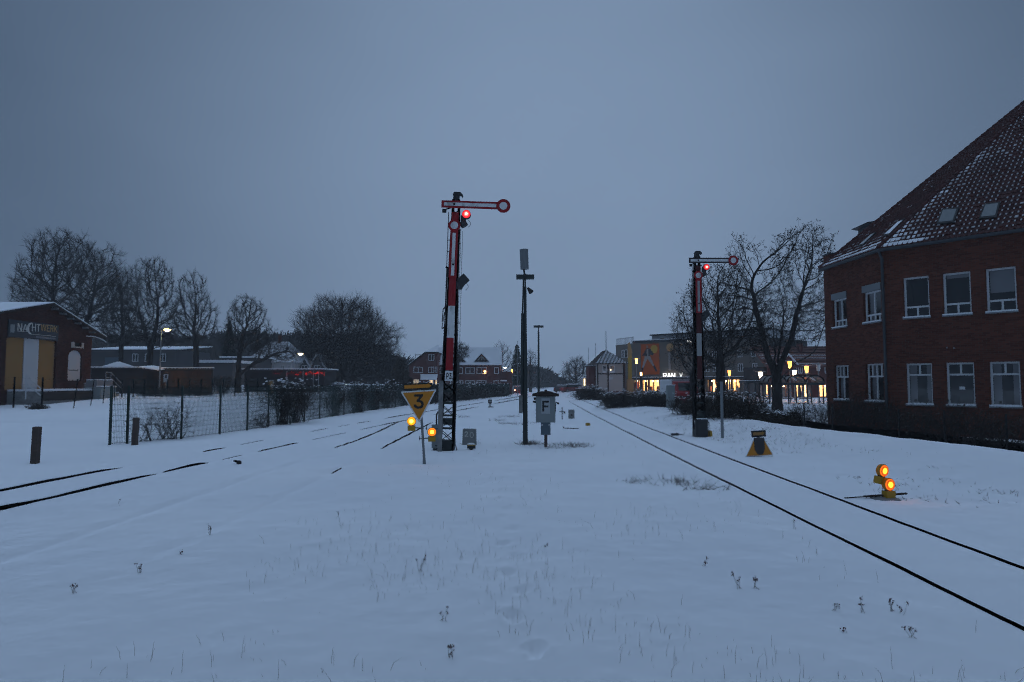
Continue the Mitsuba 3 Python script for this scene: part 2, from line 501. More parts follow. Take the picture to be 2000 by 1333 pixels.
def exposed(fit, ys, spans, seed):
    """Top of rail above the snow: positive in the spans, hidden elsewhere."""
    h = np.full(len(ys), -0.05)
    for y0, y1, a in spans:
        n = meshkit.noise(np.stack([ys * .9, 0 * ys + seed, 0 * ys], -1), seed)
        e = a * (0.65 + .7 * n) * sstep(y0, y0 + (y1 - y0) * .22, ys) * (1 - sstep(y1 - (y1 - y0) * .22, y1, ys))
        h = np.maximum(h, np.where((ys >= y0) & (ys <= y1), e * 1.0 - .012, -.05))
    return ground_z(fit(ys), ys) + h


tr = tag(numbered('railway_track'), 'straight snowy track on the right with two clear dark rails', kind='structure')
ys = np.geomspace(3.0, 105, 260)
for off in (0, 1.505):
    base = ground_z(R1(ys) + off, ys)
    rail(tr, R1, off, ys, w=.042, top=base + 0.020 + .006 * meshkit.noise(np.stack([ys * .7, 0 * ys, 0 * ys + off], -1), 3) - .045 * sstep(70, 100, ys))
tr = tag(numbered('railway_track'), 'curving track on the left beside the mesh fence, half buried in snow', kind='structure')
ys = np.geomspace(10.5, 118, 420)
rail(tr, RA, 0, ys, exposed(RA, ys, [(6, 19.2, .072), (22.5, 24.3, .034), (24.8, 27.5, .016), (31.5, 34.5, .028), (35, 37.5, .022), (38, 41, .03), (42, 60, .045), (61, 80, .055), (82, 116, .08)], 2), cap=(10.5, 17.6))
rail(tr, RB, 0, ys, exposed(RB, ys, [(6, 17.8, .07), (17.2, 19.8, .062), (19.5, 22, .016), (22.4, 26.4, .036), (26.6, 32, .018), (32, 46, .036), (46.5, 66, .05), (67, 116, .08)], 5), cap=(10.5, 16.4))
tr = tag(numbered('railway_track'), 'branching track in the middle, mostly a furrow under the snow', kind='structure')
ys = np.geomspace(8, 41, 240)
rail(tr, RC, 0, ys, exposed(RC, ys, [(22.2, 41, .040)], 7))
rail(tr, RD, 0, ys, exposed(RD, ys, [(17.2, 18.6, .020), (22.3, 41, .040)], 9))

# ---------------------------------------------------------------- trees
def colonise(base, h_trunk, lean, blobs, n_attr, step, seed, kill=1.7, infl=9.0, iters=140, limbs=None, rise=.16):
    rng = np.random.default_rng(seed)
    vol = np.array([b[1][0] * b[1][1] * b[1][2] for b in blobs]); cnt = (vol / vol.sum() * n_attr).astype(int) + 5
    A = []
    for (c, r), k in zip(blobs, cnt):
        q = rng.normal(size=(k * 2, 3)); q /= np.linalg.norm(q, axis=1, keepdims=True)
        q *= rng.random((len(q), 1)) ** (1 / 2.4)
        q = np.asarray(c) + q * np.asarray(r)
        keep = meshkit.noise(q / (0.28 * min(r)) , seed) > .36
        A.append(q[keep][:k])
    A = np.vstack(A)
    nodes, par = [np.asarray(base, float)], [-1]
    top = np.asarray(base, float) + np.array([lean[0], lean[1], h_trunk])
    k = max(2, int(h_trunk / step))
    for i in range(1, k + 1):
        t = i / k
        nodes.append(np.asarray(base) * (1 - t) + top * t + rng.normal(0, .03 * step, 3)); par.append(len(nodes) - 2)
    if limbs:
        for path in limbs:
            start = min(k, max(1, int(k * path[0])))
            prev = start; p0 = nodes[start]
            for q in path[1:]:
                q = np.asarray(q, float); m = max(2, int(np.linalg.norm(q - p0) / step))
                for i in range(1, m + 1):
                    nodes.append(p0 + (q - p0) * i / m + rng.normal(0, .09 * step, 3)); par.append(prev); prev = len(nodes) - 1
                p0 = q
    nodes = list(nodes)
    for it in range(iters):
        N = np.array(nodes); pa = np.array(par)
        pd = N - N[np.maximum(pa, 0)]; pd /= np.linalg.norm(pd, axis=1, keepdims=True) + 1e-9
        d, ix = cKDTree(N).query(A)
        alive = d > kill * step
        A, d, ix = A[alive], d[alive], ix[alive]
        if len(A) == 0: break
        near = d < infl * step if it > 3 else d < 1e9
        if not near.any(): near = d < d.min() * 1.5
        dirs = (A[near] - N[ix[near]]) / d[near][:, None]
        acc = np.zeros_like(N); np.add.at(acc, ix[near], dirs)
        grow = np.unique(ix[near])
        v = acc[grow]; v /= np.linalg.norm(v, axis=1, keepdims=True) + 1e-9
        v += rng.normal(0, .10, v.shape) + [0, 0, rise] + .65 * pd[grow]
        v /= np.linalg.norm(v, axis=1, keepdims=True)
        new = N[grow] + v * step
        dd, _ = cKDTree(N).query(new)
        ok = dd > .35 * step
        for q, g in zip(new[ok], grow[ok]):
            nodes.append(q); par.append(int(g))
        if not ok.any(): break
    return np.array(nodes), np.array(par)


def tree(name, label, cat, base, h_trunk, blobs, seed, r_trunk, n_attr=900, step=.55, twig_r=.012, twigs=3, twig_len=.8, lean=(0, 0), limbs=None,
         droop=0.0, upright=.35, tufts=0.0, group=None, bark='m_bark', twig='m_twig', kill=1.35, rise=.12):
    N, par = colonise(base, h_trunk, lean, blobs, n_attr, step, seed, limbs=limbs, kill=kill, rise=rise)
    n = len(N); w = np.zeros(n)
    kids = np.bincount(par[1:], minlength=n)
    w[kids == 0] = 1
    for i in range(n - 1, 0, -1):
        w[par[i]] += w[i]
    r = twig_r + (r_trunk - twig_r) * np.maximum(w - 1, 0) ** .60 / w[0] ** .60
    r[:3] *= [1.35, 1.15, 1.05]
    c = np.arange(1, n); p = par[1:]
    a, b = N[p], N[c]
    ra, rb = np.minimum(r[p], r[c] * 1.35), r[c]
    thick = rb > r_trunk * .26
    rng = np.random.default_rng(seed + 50)
    out = thing(name, label, cat, group)
    add('trunk', frusta(a[thick], b[thick], ra[thick], rb[thick], 8), bark, out)
    # fine twigs
    thin = np.nonzero(r < twig_r * 2.6)[0]; thin = thin[thin > 3]
    st = np.repeat(thin, twigs)
    dirp = N[st] - N[par[st]]; dirp /= np.linalg.norm(dirp, axis=1, keepdims=True) + 1e-9
    d1 = dirp * .7 + rng.normal(0, .55, dirp.shape) + [0, 0, upright]; d1 /= np.linalg.norm(d1, axis=1, keepdims=True)
    L = twig_len * (0.45 + .8 * rng.random((len(st), 1)))
    m1 = N[st] + d1 * L * .5
    d2 = d1 + rng.normal(0, .3, d1.shape) + [0, 0, upright * .5 - droop]; d2 /= np.linalg.norm(d2, axis=1, keepdims=True)
    m2 = m1 + d2 * L * .55
    d3 = d1 + rng.normal(0, .6, d1.shape) + [0, 0, -droop]; d3 /= np.linalg.norm(d3, axis=1, keepdims=True)
    m3 = m1 + d3 * L * .4
    o = np.ones(len(st))
    parts = [frusta(a[~thick], b[~thick], ra[~thick], rb[~thick], 4),
             frusta(N[st], m1, o * twig_r * .75, o * twig_r * .55, 3), frusta(m1, m2, o * twig_r * .55, o * twig_r * .3, 3), frusta(m1, m3, o * twig_r * .5, o * twig_r * .28, 3)]
    cr = add('crown', join(*parts), twig, out)
    if tufts:
        e = np.vstack([m2, m3]); e = e[rng.random(len(e)) < tufts]
        q = np.repeat(e, 3, 0) + rng.normal(0, .07, (len(e) * 3, 3))
        dd = rng.normal(0, 1, q.shape); dd /= np.linalg.norm(dd, axis=1, keepdims=True)
        add('seed_cluster', frusta(q, q + dd * .12, np.full(len(q), .028), np.full(len(q), .012), 3), twig, out, kind='stuff')
    return out


def blob(px, py, y, rx, rz, ry=None):
    """Ellipsoid of a crown: centre at a pixel and depth, half sizes in pixels."""
    s = y / F_PX
    return (at(px, py, y), (rx * s, (ry or rx) * s, rz * s))


def base_at(px, y):
    x = (px - 1000) / F_PX * y
    return np.array([x, y, gz(x, y) - .1])


tree('bare_tree', 'broad multi-stemmed bare tree, tallest of the group behind the brick club building', 'tree', base_at(140, 82), 2.6,
     [blob(135, 560, 82, 90, 92), blob(75, 585, 82, 50, 62), blob(205, 560, 82, 46, 80), blob(125, 497, 82, 62, 44), blob(60, 560, 82, 30, 30), blob(225, 620, 82, 34, 60)], 11, .52, 7000, .48, .025, 4, 1.0, upright=.3, rise=.05,
     limbs=[(1.0, at(112, 640, 82), at(104, 600, 82)), (1.0, at(148, 620, 82)), (1.0, at(168, 630, 81), at(180, 595, 80)), (.8, at(98, 655, 83))])
tree('bare_tree', 'narrow bare tree standing between the broad tree and the upswept one', 'tree', base_at(236, 80), 4,
     [blob(236, 590, 80, 34, 60), blob(240, 640, 80, 46, 42)], 12, .26, 2300, .45, .024, 4, .8, upright=.5)
tree('bare_tree', 'upswept bare tree with forked stems beside the left street lamp', 'tree', base_at(292, 75), 4.2,
     [blob(295, 556, 75, 44, 54), blob(318, 610, 75, 40, 55), blob(268, 600, 75, 38, 62), blob(300, 650, 75, 48, 36)], 13, .32, 3000, .42, .024, 4, .7, upright=.6,
     limbs=[(1.0, at(282, 640, 75)), (1.0, at(306, 635, 75))])
tree('bare_tree', 'tall slim bare tree right of the left street lamp', 'tree', base_at(383, 78), 4.5,
     [blob(374, 580, 78, 32, 48), blob(386, 628, 78, 38, 46), blob(360, 640, 78, 34, 36), blob(396, 600, 78, 22, 28)], 14, .32, 2500, .42, .024, 4, .7, upright=.5)
tree('bare_tree', 'rounded bare tree with a low bough reaching right over the white house', 'tree', base_at(466, 70), 3.0,
     [blob(482, 622, 70, 40, 40), blob(500, 660, 70, 36, 30), blob(462, 660, 70, 30, 30), blob(540, 690, 69, 45, 18)], 15, .32, 3400, .36, .021, 4, .55,
     limbs=[(.7, at(500, 708, 69), at(528, 698, 68)), (1.0, at(472, 665, 70))])
tree('beech_tree', 'big dense dome-shaped bare tree left of the brick house', 'tree', base_at(665, 104), 3.0,
     [blob(672, 655, 104, 88, 66), blob(690, 700, 104, 88, 50), blob(620, 650, 104, 42, 45), blob(735, 690, 104, 45, 60), blob(610, 710, 104, 30, 45), blob(598, 628, 104, 26, 22), blob(700, 610, 104, 34, 26), blob(645, 604, 104, 30, 22), blob(765, 665, 104, 22, 26)], 16, .6, 8500, .55, .025, 6, 1.5, upright=.45, droop=.2)
tree('pollard_tree', 'small pollarded tree in front of the brick house behind the left signal', 'tree', base_at(893, 112), 4.2,
     [blob(892, 690, 112, 24, 19)], 17, .32, 700, .36, .022, 5, .9, upright=.5)
tree('bare_tree', 'pale slender bare tree behind the right gable of the brick house', 'tree', base_at(978, 172), 5,
     [blob(978, 697, 172, 18, 28), blob(992, 712, 172, 15, 26)], 18, .34, 900, .6, .026, 4, 1.2, upright=.7)
tree('bare_tree', 'far bare tree beside the dark conifer beyond the lamp mast', 'tree', base_at(1036, 165), 4,
     [blob(1036, 712, 165, 15, 26)], 19, .34, 800, .6, .026, 5, 1.3)
tree('round_tree', 'far rounded bare tree left of the railway signal box', 'tree', base_at(1125, 165), 3,
     [blob(1124, 733, 165, 25, 27), blob(1128, 720, 165, 18, 20), blob(1112, 745, 165, 16, 18)], 20, .5, 1800, .6, .036, 7, 1.3)
tree('lime_tree', 'tall bare tree with several forking stems beside the brick office building', 'tree', base_at(1516, 46), 2.4,
     [blob(1565, 500, 46, 62, 60), blob(1600, 560, 45, 40, 80), blob(1520, 530, 46, 34, 60), blob(1560, 620, 46, 70, 60), blob(1452, 500, 47, 32, 36), blob(1440, 580, 47, 46, 62), blob(1500, 600, 46.5, 44, 70), blob(1490, 660, 46, 60, 40)], 21, .34, 6800, .36, .0125, 3, .6, tufts=.26, upright=.35,
     limbs=[(1.0, at(1498, 690, 46), at(1478, 610, 46.4), at(1468, 560, 46.8)), (1.0, at(1522, 690, 46), at(1532, 610, 46)), (1.0, at(1546, 660, 45.6), at(1562, 590, 45.5)), (.9, at(1556, 708, 45), at(1590, 688, 44.4)), (1.0, at(1512, 650, 46.6))])
tree('lime_tree', 'dark bare tree standing behind the right semaphore signal', 'tree', base_at(1407, 50), 3.6,
     [blob(1400, 590, 50, 62, 65), blob(1360, 620, 50, 48, 55), blob(1410, 650, 50, 85, 55), blob(1340, 680, 50, 35, 40), blob(1430, 540, 50, 36, 44), blob(1462, 620, 50, 46, 60), blob(1375, 560, 50, 34, 40)], 22, .34, 6800, .38, .013, 4, .6, upright=.3, tufts=.12)
tree('lime_tree', 'shaggy bare tree half hidden between the signal and the shops', 'tree', base_at(1352, 58), 2.6,
     [blob(1350, 690, 58, 40, 52), blob(1395, 690, 58, 46, 45), blob(1330, 640, 58, 22, 30)], 23, .26, 2400, .36, .013, 4, .65, upright=.2)


def conifer(label, px, y, top_py, half_px, seed, bsdf='m_conifer', dens=1.0):
    rng = np.random.default_rng(seed)
    b = base_at(px, y); H = at(px, top_py, y)[2] - b[2]; R = half_px * y / F_PX
    out = thing('conifer_tree', label, 'tree')
    add('trunk', MB().tube([b, b + [0, 0, H * .5], b + [0, 0, H * .96]], [.04 * R + .12, .1, .02], 7), 'm_bark', out)
    n = int(420 * dens)
    t = rng.random(n) ** 1.3; z = .08 + .9 * t
    an = rng.random(n) * 2 * np.pi; L = R * (1 - z) ** .85 * (.65 + .5 * rng.random(n)) + .15
    s = b + np.stack([0 * z, 0 * z, z * H], -1)
    d = np.stack([np.cos(an), np.sin(an), -.22 + .2 * rng.random(n)], -1)
    e = s + d * L[:, None]
    k = 9
    u = np.repeat(np.linspace(.25, 1, k)[None], n, 0).reshape(-1, 1)
    q = np.repeat(s, k, 0) + (np.repeat(e - s, k, 0)) * u
    dd = np.repeat(d, k, 0) * .6 + rng.normal(0, .6, q.shape); dd[:, 2] -= .25
    LL = np.repeat(L, k) * .22 + .12
    add('crown', join(frusta(s, e, np.full(n, .05), np.full(n, .02), 3), frusta(q, q + dd * LL[:, None], np.full(len(q), .07), np.full(len(q), .02), 3)), bsdf, out)
    return out


conifer('small rust-brown conifer between the dome-shaped tree and the brick house', 782, 96, 700, 26, 31, 'm_leaf')
conifer('dark far conifer right of the brick house, red lights before it', 1010, 150, 672, 18, 32)
conifer('dark pointed conifer behind the rounded tree with the low bough', 446, 92, 622, 16, 33)

# far woods as one mass
def wood(name, label, spots, seed, r=.05):
    rng = np.random.default_rng(seed)
    A, B = [], []
    for (px, y, top, half) in spots:
        b = base_at(px, y); H = at(px, top, y)[2] - b[2]; R = half * y / F_PX
        n = 230
        z = H * (.05 + .7 * rng.random(n)); an = rng.random(n) * 6.283; rr = R * np.sqrt(rng.random(n)) * .8
        s = b + np.stack([np.cos(an) * rr, np.sin(an) * rr, z], -1)
        e = s + np.stack([np.cos(an) * R * .22 * rng.random(n), np.sin(an) * R * .22 * rng.random(n), (H - z) * (.3 + .55 * rng.random(n)) * (1 - .4 * (rr / R) ** 2)], -1) + rng.normal(0, .25, (n, 3))
        A.append(s); B.append(e)
        m = s + (e - s) * .5; e2 = e + rng.normal(0, 1, (n, 3)) * [.9, .9, .5]
        A.append(m); B.append(e2)
    A, B = np.vstack(A), np.vstack(B)
    add(name, frusta(A, B, np.full(len(A), r * 2.0), np.full(len(A), r * .6), 3), 'm_twig', label=label, kind='stuff', cat='woodland')


rs = random.Random(5)
spots = []
for px in range(-370, 830, 17):
    for row in range(2):
        top = np.interp(px, [0, 100, 230, 400, 430, 520, 600, 700, 790, 830], [640, 640, 640, 640, 640, 636, 640, 650, 700, 720]) + rs.uniform(-6, 12) + row * 12
        spots.append((px + rs.uniform(-8, 8), 165 + 14 * row + rs.uniform(-6, 6), top, rs.uniform(16, 26)))
wood('far_wood', 'dark far-off woodland behind the left yard', spots, 41, .13)
spots = [(px + rs.uniform(-3, 3), 250 + rs.uniform(-20, 20), np.interp(px, [1030, 1050, 1070, 1085, 1098, 1110], [712, 714, 720, 732, 748, 754]) + rs.uniform(-2, 4), rs.uniform(7, 11)) for px in range(1020, 1112, 5)]
wood('far_wood', 'hazy tree line at the end of the tracks', spots, 42, .15)


# ---------------------------------------------------------------- bushes, weeds, grass
def bush(name, label, p, h, w, seed, stems=26, leaves=0, group=None, cat='bush', r=.008, bsdf='m_twig', lean=(0, 0), fan=1.0, snow=0):
    rng = np.random.default_rng(seed)
    p = np.asarray(p, float)
    A, B, RA_, RB_ = [], [], [], []
    pos = p + np.stack([rng.normal(0, .16 * w, stems), rng.normal(0, .16 * w, stems), np.full(stems, -.05)], -1)
    an = rng.random(stems) * 6.283
    d = np.stack([np.cos(an) * .55 * w / h * fan + lean[0], np.sin(an) * .55 * w / h * fan + lean[1], np.ones(stems)], -1); d /= np.linalg.norm(d, axis=1, keepdims=True)
    rad = np.full(stems, r * 1.7)
    for k in range(5):
        L = h / 4.6 * (.7 + .6 * rng.random((len(pos), 1)))
        e = pos + d * L
        A.append(pos); B.append(e); RA_.append(rad); RB_.append(rad * .75)
        m = 2 if k < 3 else 1
        pos = np.repeat(e, m, 0); d = np.repeat(d, m, 0) + rng.normal(0, .36, (len(pos), 3)); d /= np.linalg.norm(d, axis=1, keepdims=True)
        rad = np.repeat(rad * .72, m)
        keep = rng.random(len(pos)) < .86
        pos, d, rad = pos[keep], d[keep], rad[keep]
    A, B = np.vstack(A), np.vstack(B)
    key = thing(name, label, cat, group)
    add('branches', frusta(A, B, np.concatenate(RA_), np.concatenate(RB_), 3), bsdf, key)
    if leaves:
        ends = B[len(B) // 5:]
        c = ends[rng.integers(0, len(ends), leaves)] + rng.normal(0, .05, (leaves, 3))
        u = rng.normal(size=(leaves, 3)); u /= np.linalg.norm(u, axis=1, keepdims=True)
        v = np.cross(u, rng.normal(size=(leaves, 3))); v /= np.linalg.norm(v, axis=1, keepdims=True)
        s = (.022 + .03 * rng.random((leaves, 1)))
        V = np.stack([c - u * s, c + v * s * .6, c + u * s, c - v * s * .6], 1).reshape(-1, 3)
        k = np.arange(leaves)[:, None] * 4
        add('leaves', (V, np.vstack([k + [0, 1, 2], k + [0, 2, 3]])), 'm_leaf', key, kind='stuff')
    if snow:
        hi = B[np.argsort(-B[:, 2] + .5 * h * rng.random(len(B)))[:snow]]
        m = MB()
        for q in hi: m.ball(q + [0, 0, .01], (.03 + .04 * rng.random()) * (r / .01) ** .5, 0, (1.3, 1.3, .55))
        add('snow_clumps', m, 'm_snow_plain', key, kind='stuff')
    return key


def on_ground(x, y): return np.array([x, y, gz(x, y)])


# grass stalks through the snow: one countless mass
def grass():
    rng = np.random.default_rng(77)
    N = 16000
    u = rng.random(N)
    y = 3.1 * (34 / 3.1) ** u
    x = rng.uniform(-1, 1, N) * .80 * y
    dens = meshkit.fbm(np.stack([x * .7, y * .45, 0 * x], -1), 3, seed=21)
    strip = sstep(R1(y) - .3, R1(y) - 1.2, x) * sstep(RD(np.clip(y, 8, 41)) + .4, RD(np.clip(y, 8, 41)) + 2.2, x)
    leftlow = .35 * sstep(-.75, -.35, x / y)
    bankz = sstep(R1(y) + 2.3, R1(y) + 3.2, x) * .35 * (x < 13)
    keep = rng.random(N) < (np.maximum(np.maximum(strip * sstep(-.6, -.2, x / y), leftlow * strip), bankz) * sstep(.44, .70, dens)) * .60 * (.30 + .70 * sstep(3.5, 8, y))
    x, y = x[keep], y[keep]
    n = len(x)
    z = ground_z(x, y)
    h = (.04 + .15 * rng.random(n) ** 2.4)
    an = rng.random(n) * 6.283; ln = rng.normal(0, .28, n)
    s = np.stack([x, y, z - .02], -1)
    m = s + np.stack([np.cos(an) * ln * h * .4, np.sin(an) * ln * h * .4, h * .6], -1)
    e = m + np.stack([np.cos(an) * ln * h * .75, np.sin(an) * ln * h * .75, h * (.45 - .25 * np.abs(ln))], -1)
    r = np.full(n, .0018)
    return join(frusta(s, m, r, r * .8, 3), frusta(m, e, r * .8, r * .35, 3))


add('grass', grass(), 'm_straw', label='thin dry grass stalks poking through the snow', kind='stuff', cat='grass')


def dark_tufts():
    """low dark litter and tussocks showing through on the slope of the bank and round the posts"""
    rng = np.random.default_rng(78)
    S, E = [], []
    spots = []
    for _ in range(520):
        y = rng.uniform(13, 62); x = R1(y) + rng.uniform(2.6, 6.0) * (1 if y > 20 else .9)
        d = meshkit.fbm(np.array([[x * .55, y * .22, 0.0]]), 3, seed=31)[0]
        if d > .50: spots.append((x, y, .22 if y < 30 else .3, .05))
    for px, py, k, w in ((1110, 872, 26, .9), (1050, 868, 14, .5), (1030, 869, 8, .3), (990, 815, 10, 1.0), (1000, 828, 14, 1.2), (975, 822, 6, .6), (1318, 941, 4, .25), (1340, 945, 6, .35), (1375, 955, 6, .4), (905, 815, 6, .5), (920, 868, 5, .3), (1250, 942, 5, .4)):
        q = G(px, py)
        for _ in range(k):
            spots.append((q[0] + rng.normal(0, w * .5), q[1] + rng.normal(0, w * .5), .12 + .08 * rng.random(), .11))
    for (x, y, w, h) in spots:
        k = 7
        s = np.stack([x + rng.normal(0, w, k), y + rng.normal(0, w * .8, k), np.zeros(k)], -1)
        s[:, 2] = ground_z(s[:, 0], s[:, 1]) - .01
        d = np.stack([rng.normal(0, 1, k), rng.normal(0, .7, k), .3 + .8 * rng.random(k)], -1); d /= np.linalg.norm(d, axis=1, keepdims=True)
        S.append(s); E.append(s + d * (h + h * 1.2 * rng.random((k, 1))))
    S, E = np.vstack(S), np.vstack(E)
    return frusta(S, E, np.full(len(S), .007), np.full(len(S), .002), 3)


add('grass_tussocks', dark_tufts(), 'm_weed', label='dark withered tussocks showing through the snow', kind='stuff', cat='grass')


def weed(p, h, seed, heads, lean=(0, 0), label=None, red=True):
    rng = np.random.default_rng(seed)
    p = np.asarray(p, float) - [0, 0, .02]
    m = MB(); sd = MB()
    for k in range(heads):
        d = np.array([lean[0] + rng.normal(0, .22), lean[1] + rng.normal(0, .22), 1.0])
        hh = h * (.6 + .45 * rng.random())
        q = [p + rng.normal(0, .03, 3) * [1, 1, 0], p + d * hh * .5 + rng.normal(0, .01, 3), p + d * hh + rng.normal(0, .012, 3)]
        m.tube(q, [.0026, .0021, .0014], 4)
        for j in range(5):
            c = q[2] + rng.normal(0, .009, 3)
            sd.ball(c, .0035 + .0035 * rng.random(), 0, (1, 1, 1.4))
    k = thing('dry_weed', label, 'plant', 'withered weeds standing in the snow')
    add('stems', m, 'm_weed', k); add('seed_heads', sd, 'm_seed', k, kind='stuff')
    return k


WEEDS = [((145, 1160), .15, 4, 'red-headed withered weed clump at the far lower left of the snow'),
         ((275, 1120), .13, 5, 'withered weed clump with dark heads right of the lower left weeds'),
         ((355, 1085), .10, 3, 'small arching withered weed below the buried rail furrow'),
         ((411, 1045), .16, 4, 'tall thin withered weed beside the buried rail furrow'),
         ((666, 1028), .30, 1, 'single tall withered stalk with a seed head left of centre'),
         ((818, 1120), .24, 4, 'branched dark weed left of the footprints'),
         ((866, 1215), .16, 3, 'bent withered weed with red seed heads left of the footprints'),
         ((882, 1290), .14, 4, 'dark-headed weed nearest to the lower edge, left of the footprints'),
         ((1065, 1070), .07, 2, 'short single seed head right of the footprints'),
         ((1445, 1150), .15, 4, 'left one of two dark-headed weeds before the right track'),
         ((1474, 1150), .15, 4, 'right one of two dark-headed weeds before the right track'),
         ((1550, 1035), .16, 2, 'weed growing between the two rails of the right track'),
         ((1630, 1195), .10, 3, 'red-headed weed left of the lower right weed group'),
         ((1682, 1196), .14, 3, 'pale withered weed in the lower right weed group'),
         ((1740, 1195), .16, 4, 'densest weed of the lower right group'),
         ((1758, 1198), .12, 3, 'last weed on the right of the lower right group'),
         ((1784, 1248), .12, 4, 'dark bushy weed close to the right rail at the lower right'),
         ((1650, 1236), .05, 2, 'tiny red weed at the lower right'),
         ((230, 990), .16, 1, 'lone withered flower head beside the left rails'),
         ((1375, 1105), .10, 3, 'grey withered weed right of the trodden snow')]
for i, ((px, py), h, k, lab) in enumerate(WEEDS):
    weed(G(px, py), h, 300 + i, k, label=lab)

# ---------------------------------------------------------------- mesh fence on the left
def mesh_fence():
    f = thing('mesh_fence', 'dark green double rod mesh fence running along the left track', 'fence')
    seg = np.concatenate([[0], np.cumsum(np.hypot(np.diff(FX), np.diff(FY)))])
    total = seg[-1]
    ss = [0.0, .62] + list(np.arange(.62 + 2.5, total, 2.52))
    P = [np.array([np.interp(s, seg, FX), np.interp(s, seg, FY)]) for s in ss]
    for k, q in enumerate(P):
        z = gz(*q)
        add('post', MB().bb(q[0] - .035, q[0] + .035, q[1] - .03, q[1] + .03, z - .1, z + 2.14), 'm_fence', f)
    for k in range(len(P) - 1):
        a, b = P[k], P[k + 1]
        za, zb = gz(*a), gz(*b)
        d = b - a; L = np.linalg.norm(d); d /= L
        near = k < 4
        n = max(2, int(L / .05))
        m = MB()
        t = np.linspace(0, 1, n)[1:-1]
        base = np.stack([a[0] + (b - a)[0] * t, a[1] + (b - a)[1] * t, za + (zb - za) * t + .03], -1)
        r = np.full(len(t), .0058)
        v, ff = frusta(base, base + [0, 0, 2.03], r, r, 4)
        m.raw(v, ff)
        pk = add('mesh_panel', m, 'm_fence', f)
        hs = np.arange(.06, 2.08, .2)
        if near:
            for h in hs:
                rm = MB()
                for o in (-.008, .008):
                    off = np.array([-d[1], d[0]]) * o
                    rm.bar([a[0] + off[0], a[1] + off[1], za + h], [b[0] + off[0], b[1] + off[1], zb + h], .011)
                add('rod', rm, 'm_fence', pk)
        else:
            rm = MB()
            for h in hs:
                rm.bar([a[0], a[1], za + h], [b[0], b[1], zb + h], .018)
            add('rods', rm, 'm_fence', pk, kind='stuff')


mesh_fence()


def yard_fence(name, label, posts, h, bsdf='m_fence', rails=(.35, .7, 1.05, 1.4), mesh=False, w=.03, lean=None):
    f = thing(name, label, 'fence')
    for k, (x, y) in enumerate(posts):
        z = gz(x, y)
        dx = lean[k] if lean else 0
        add('post', MB().bar((x, y, z - .1), (x + dx, y, z + h), w * 2), bsdf, f)
    for k in range(len(posts) - 1):
        a, b = posts[k], posts[k + 1]
        za, zb = gz(*a), gz(*b)
        m = MB()
        for r in rails:
            m.bar((a[0], a[1], za + r * h), (b[0], b[1], zb + r * h), .012 if mesh else .006)
        if mesh:
            n = int(np.hypot(b[0] - a[0], b[1] - a[1]) / .05)
            t = np.linspace(0, 1, n)[1:-1]
            base = np.stack([a[0] + (b[0] - a[0]) * t, a[1] + (b[1] - a[1]) * t, za + (zb - za) * t], -1)
            r = np.full(len(t), .0045); m.raw(*frusta(base, base + [0, 0, h], r, r, 3))
        add('mesh_panel' if mesh else 'wires', m, bsdf, f)


Pq = lambda px, y: ((px - 1000) / F_PX * y, y)
yard_fence('wire_fence', 'sagging wire fence in front of the brick club building', [Pq(-30, 47), Pq(30, 47), Pq(85, 47)], 2.1, 'm_black', (.25, .5, .75, .97), w=.04)
yard_fence('wire_fence', 'thin grey fence with leaning posts left of the mesh fence', [Pq(85, 47.2), Pq(147, 47), Pq(180, 49), Pq(204, 51), Pq(226, 54)], 2.0, 'm_steel', (.3, .6, .97), w=.022, lean=[0, .22, .2, .1, 0])
yard_fence('mesh_fence', 'low second mesh fence at the back of the snowy yard', [Pq(px, 57 + (px - 240) * .012) for px in range(240, 545, 22)], 1.5, 'm_fence', (.1, .35, .6, .85, 1.0), mesh=True)

FB = [((345, 858), 1.5, 1.5, 26, 120, 'gnarled leafless bush leaning through the first panels of the mesh fence', (.12, 0)),
      ((300, 862), 1.3, .9, 9, 30, 'thin twigs growing at the second panel of the mesh fence', (0, 0)),
      ((560, 830), 2.35, 1.1, 60, 1500, 'dense dark bush climbing the mesh fence, tallest on it', (0, 0)),
      ((582, 826), 2.2, 1.5, 60, 1500, 'broad leafy bush right beside the tallest bush on the mesh fence', (.08, 0)),
      ((526, 836), .8, .9, 16, 200, 'low leafy shoots at the foot of the mesh fence', (-.3, 0)),
      ((660, 812), 1.9, 1.0, 50, 1300, 'leafy bush on the mesh fence, first past the gap', (0, 0)),
      ((704, 806), 2.1, 1.3, 56, 1600, 'rounded leafy bush on the mesh fence before the yellow sign', (0, 0)),
      ((760, 797), 2.2, 1.8, 70, 2000, 'thick bush on the mesh fence behind the yellow sign', (0, 0)),
      ((735, 801), 2.0, 1.2, 50, 1400, 'leafy bush on the mesh fence just left of the yellow sign', (0, 0)),
      ((800, 792), 2.1, 2.2, 70, 2000, 'thick bush on the mesh fence right of the yellow sign', (0, 0))]
for i, ((px, py), h, w, st, lv, lab, ln) in enumerate(FB):
    q = G(px, py); x = q[0] - .25; bush('fence_bush', lab, on_ground(x, q[1]), h, w, 400 + i, st, lv, 'bushes growing along the mesh fence', lean=ln, r=.010, snow=45 if h > 1.4 else 0)
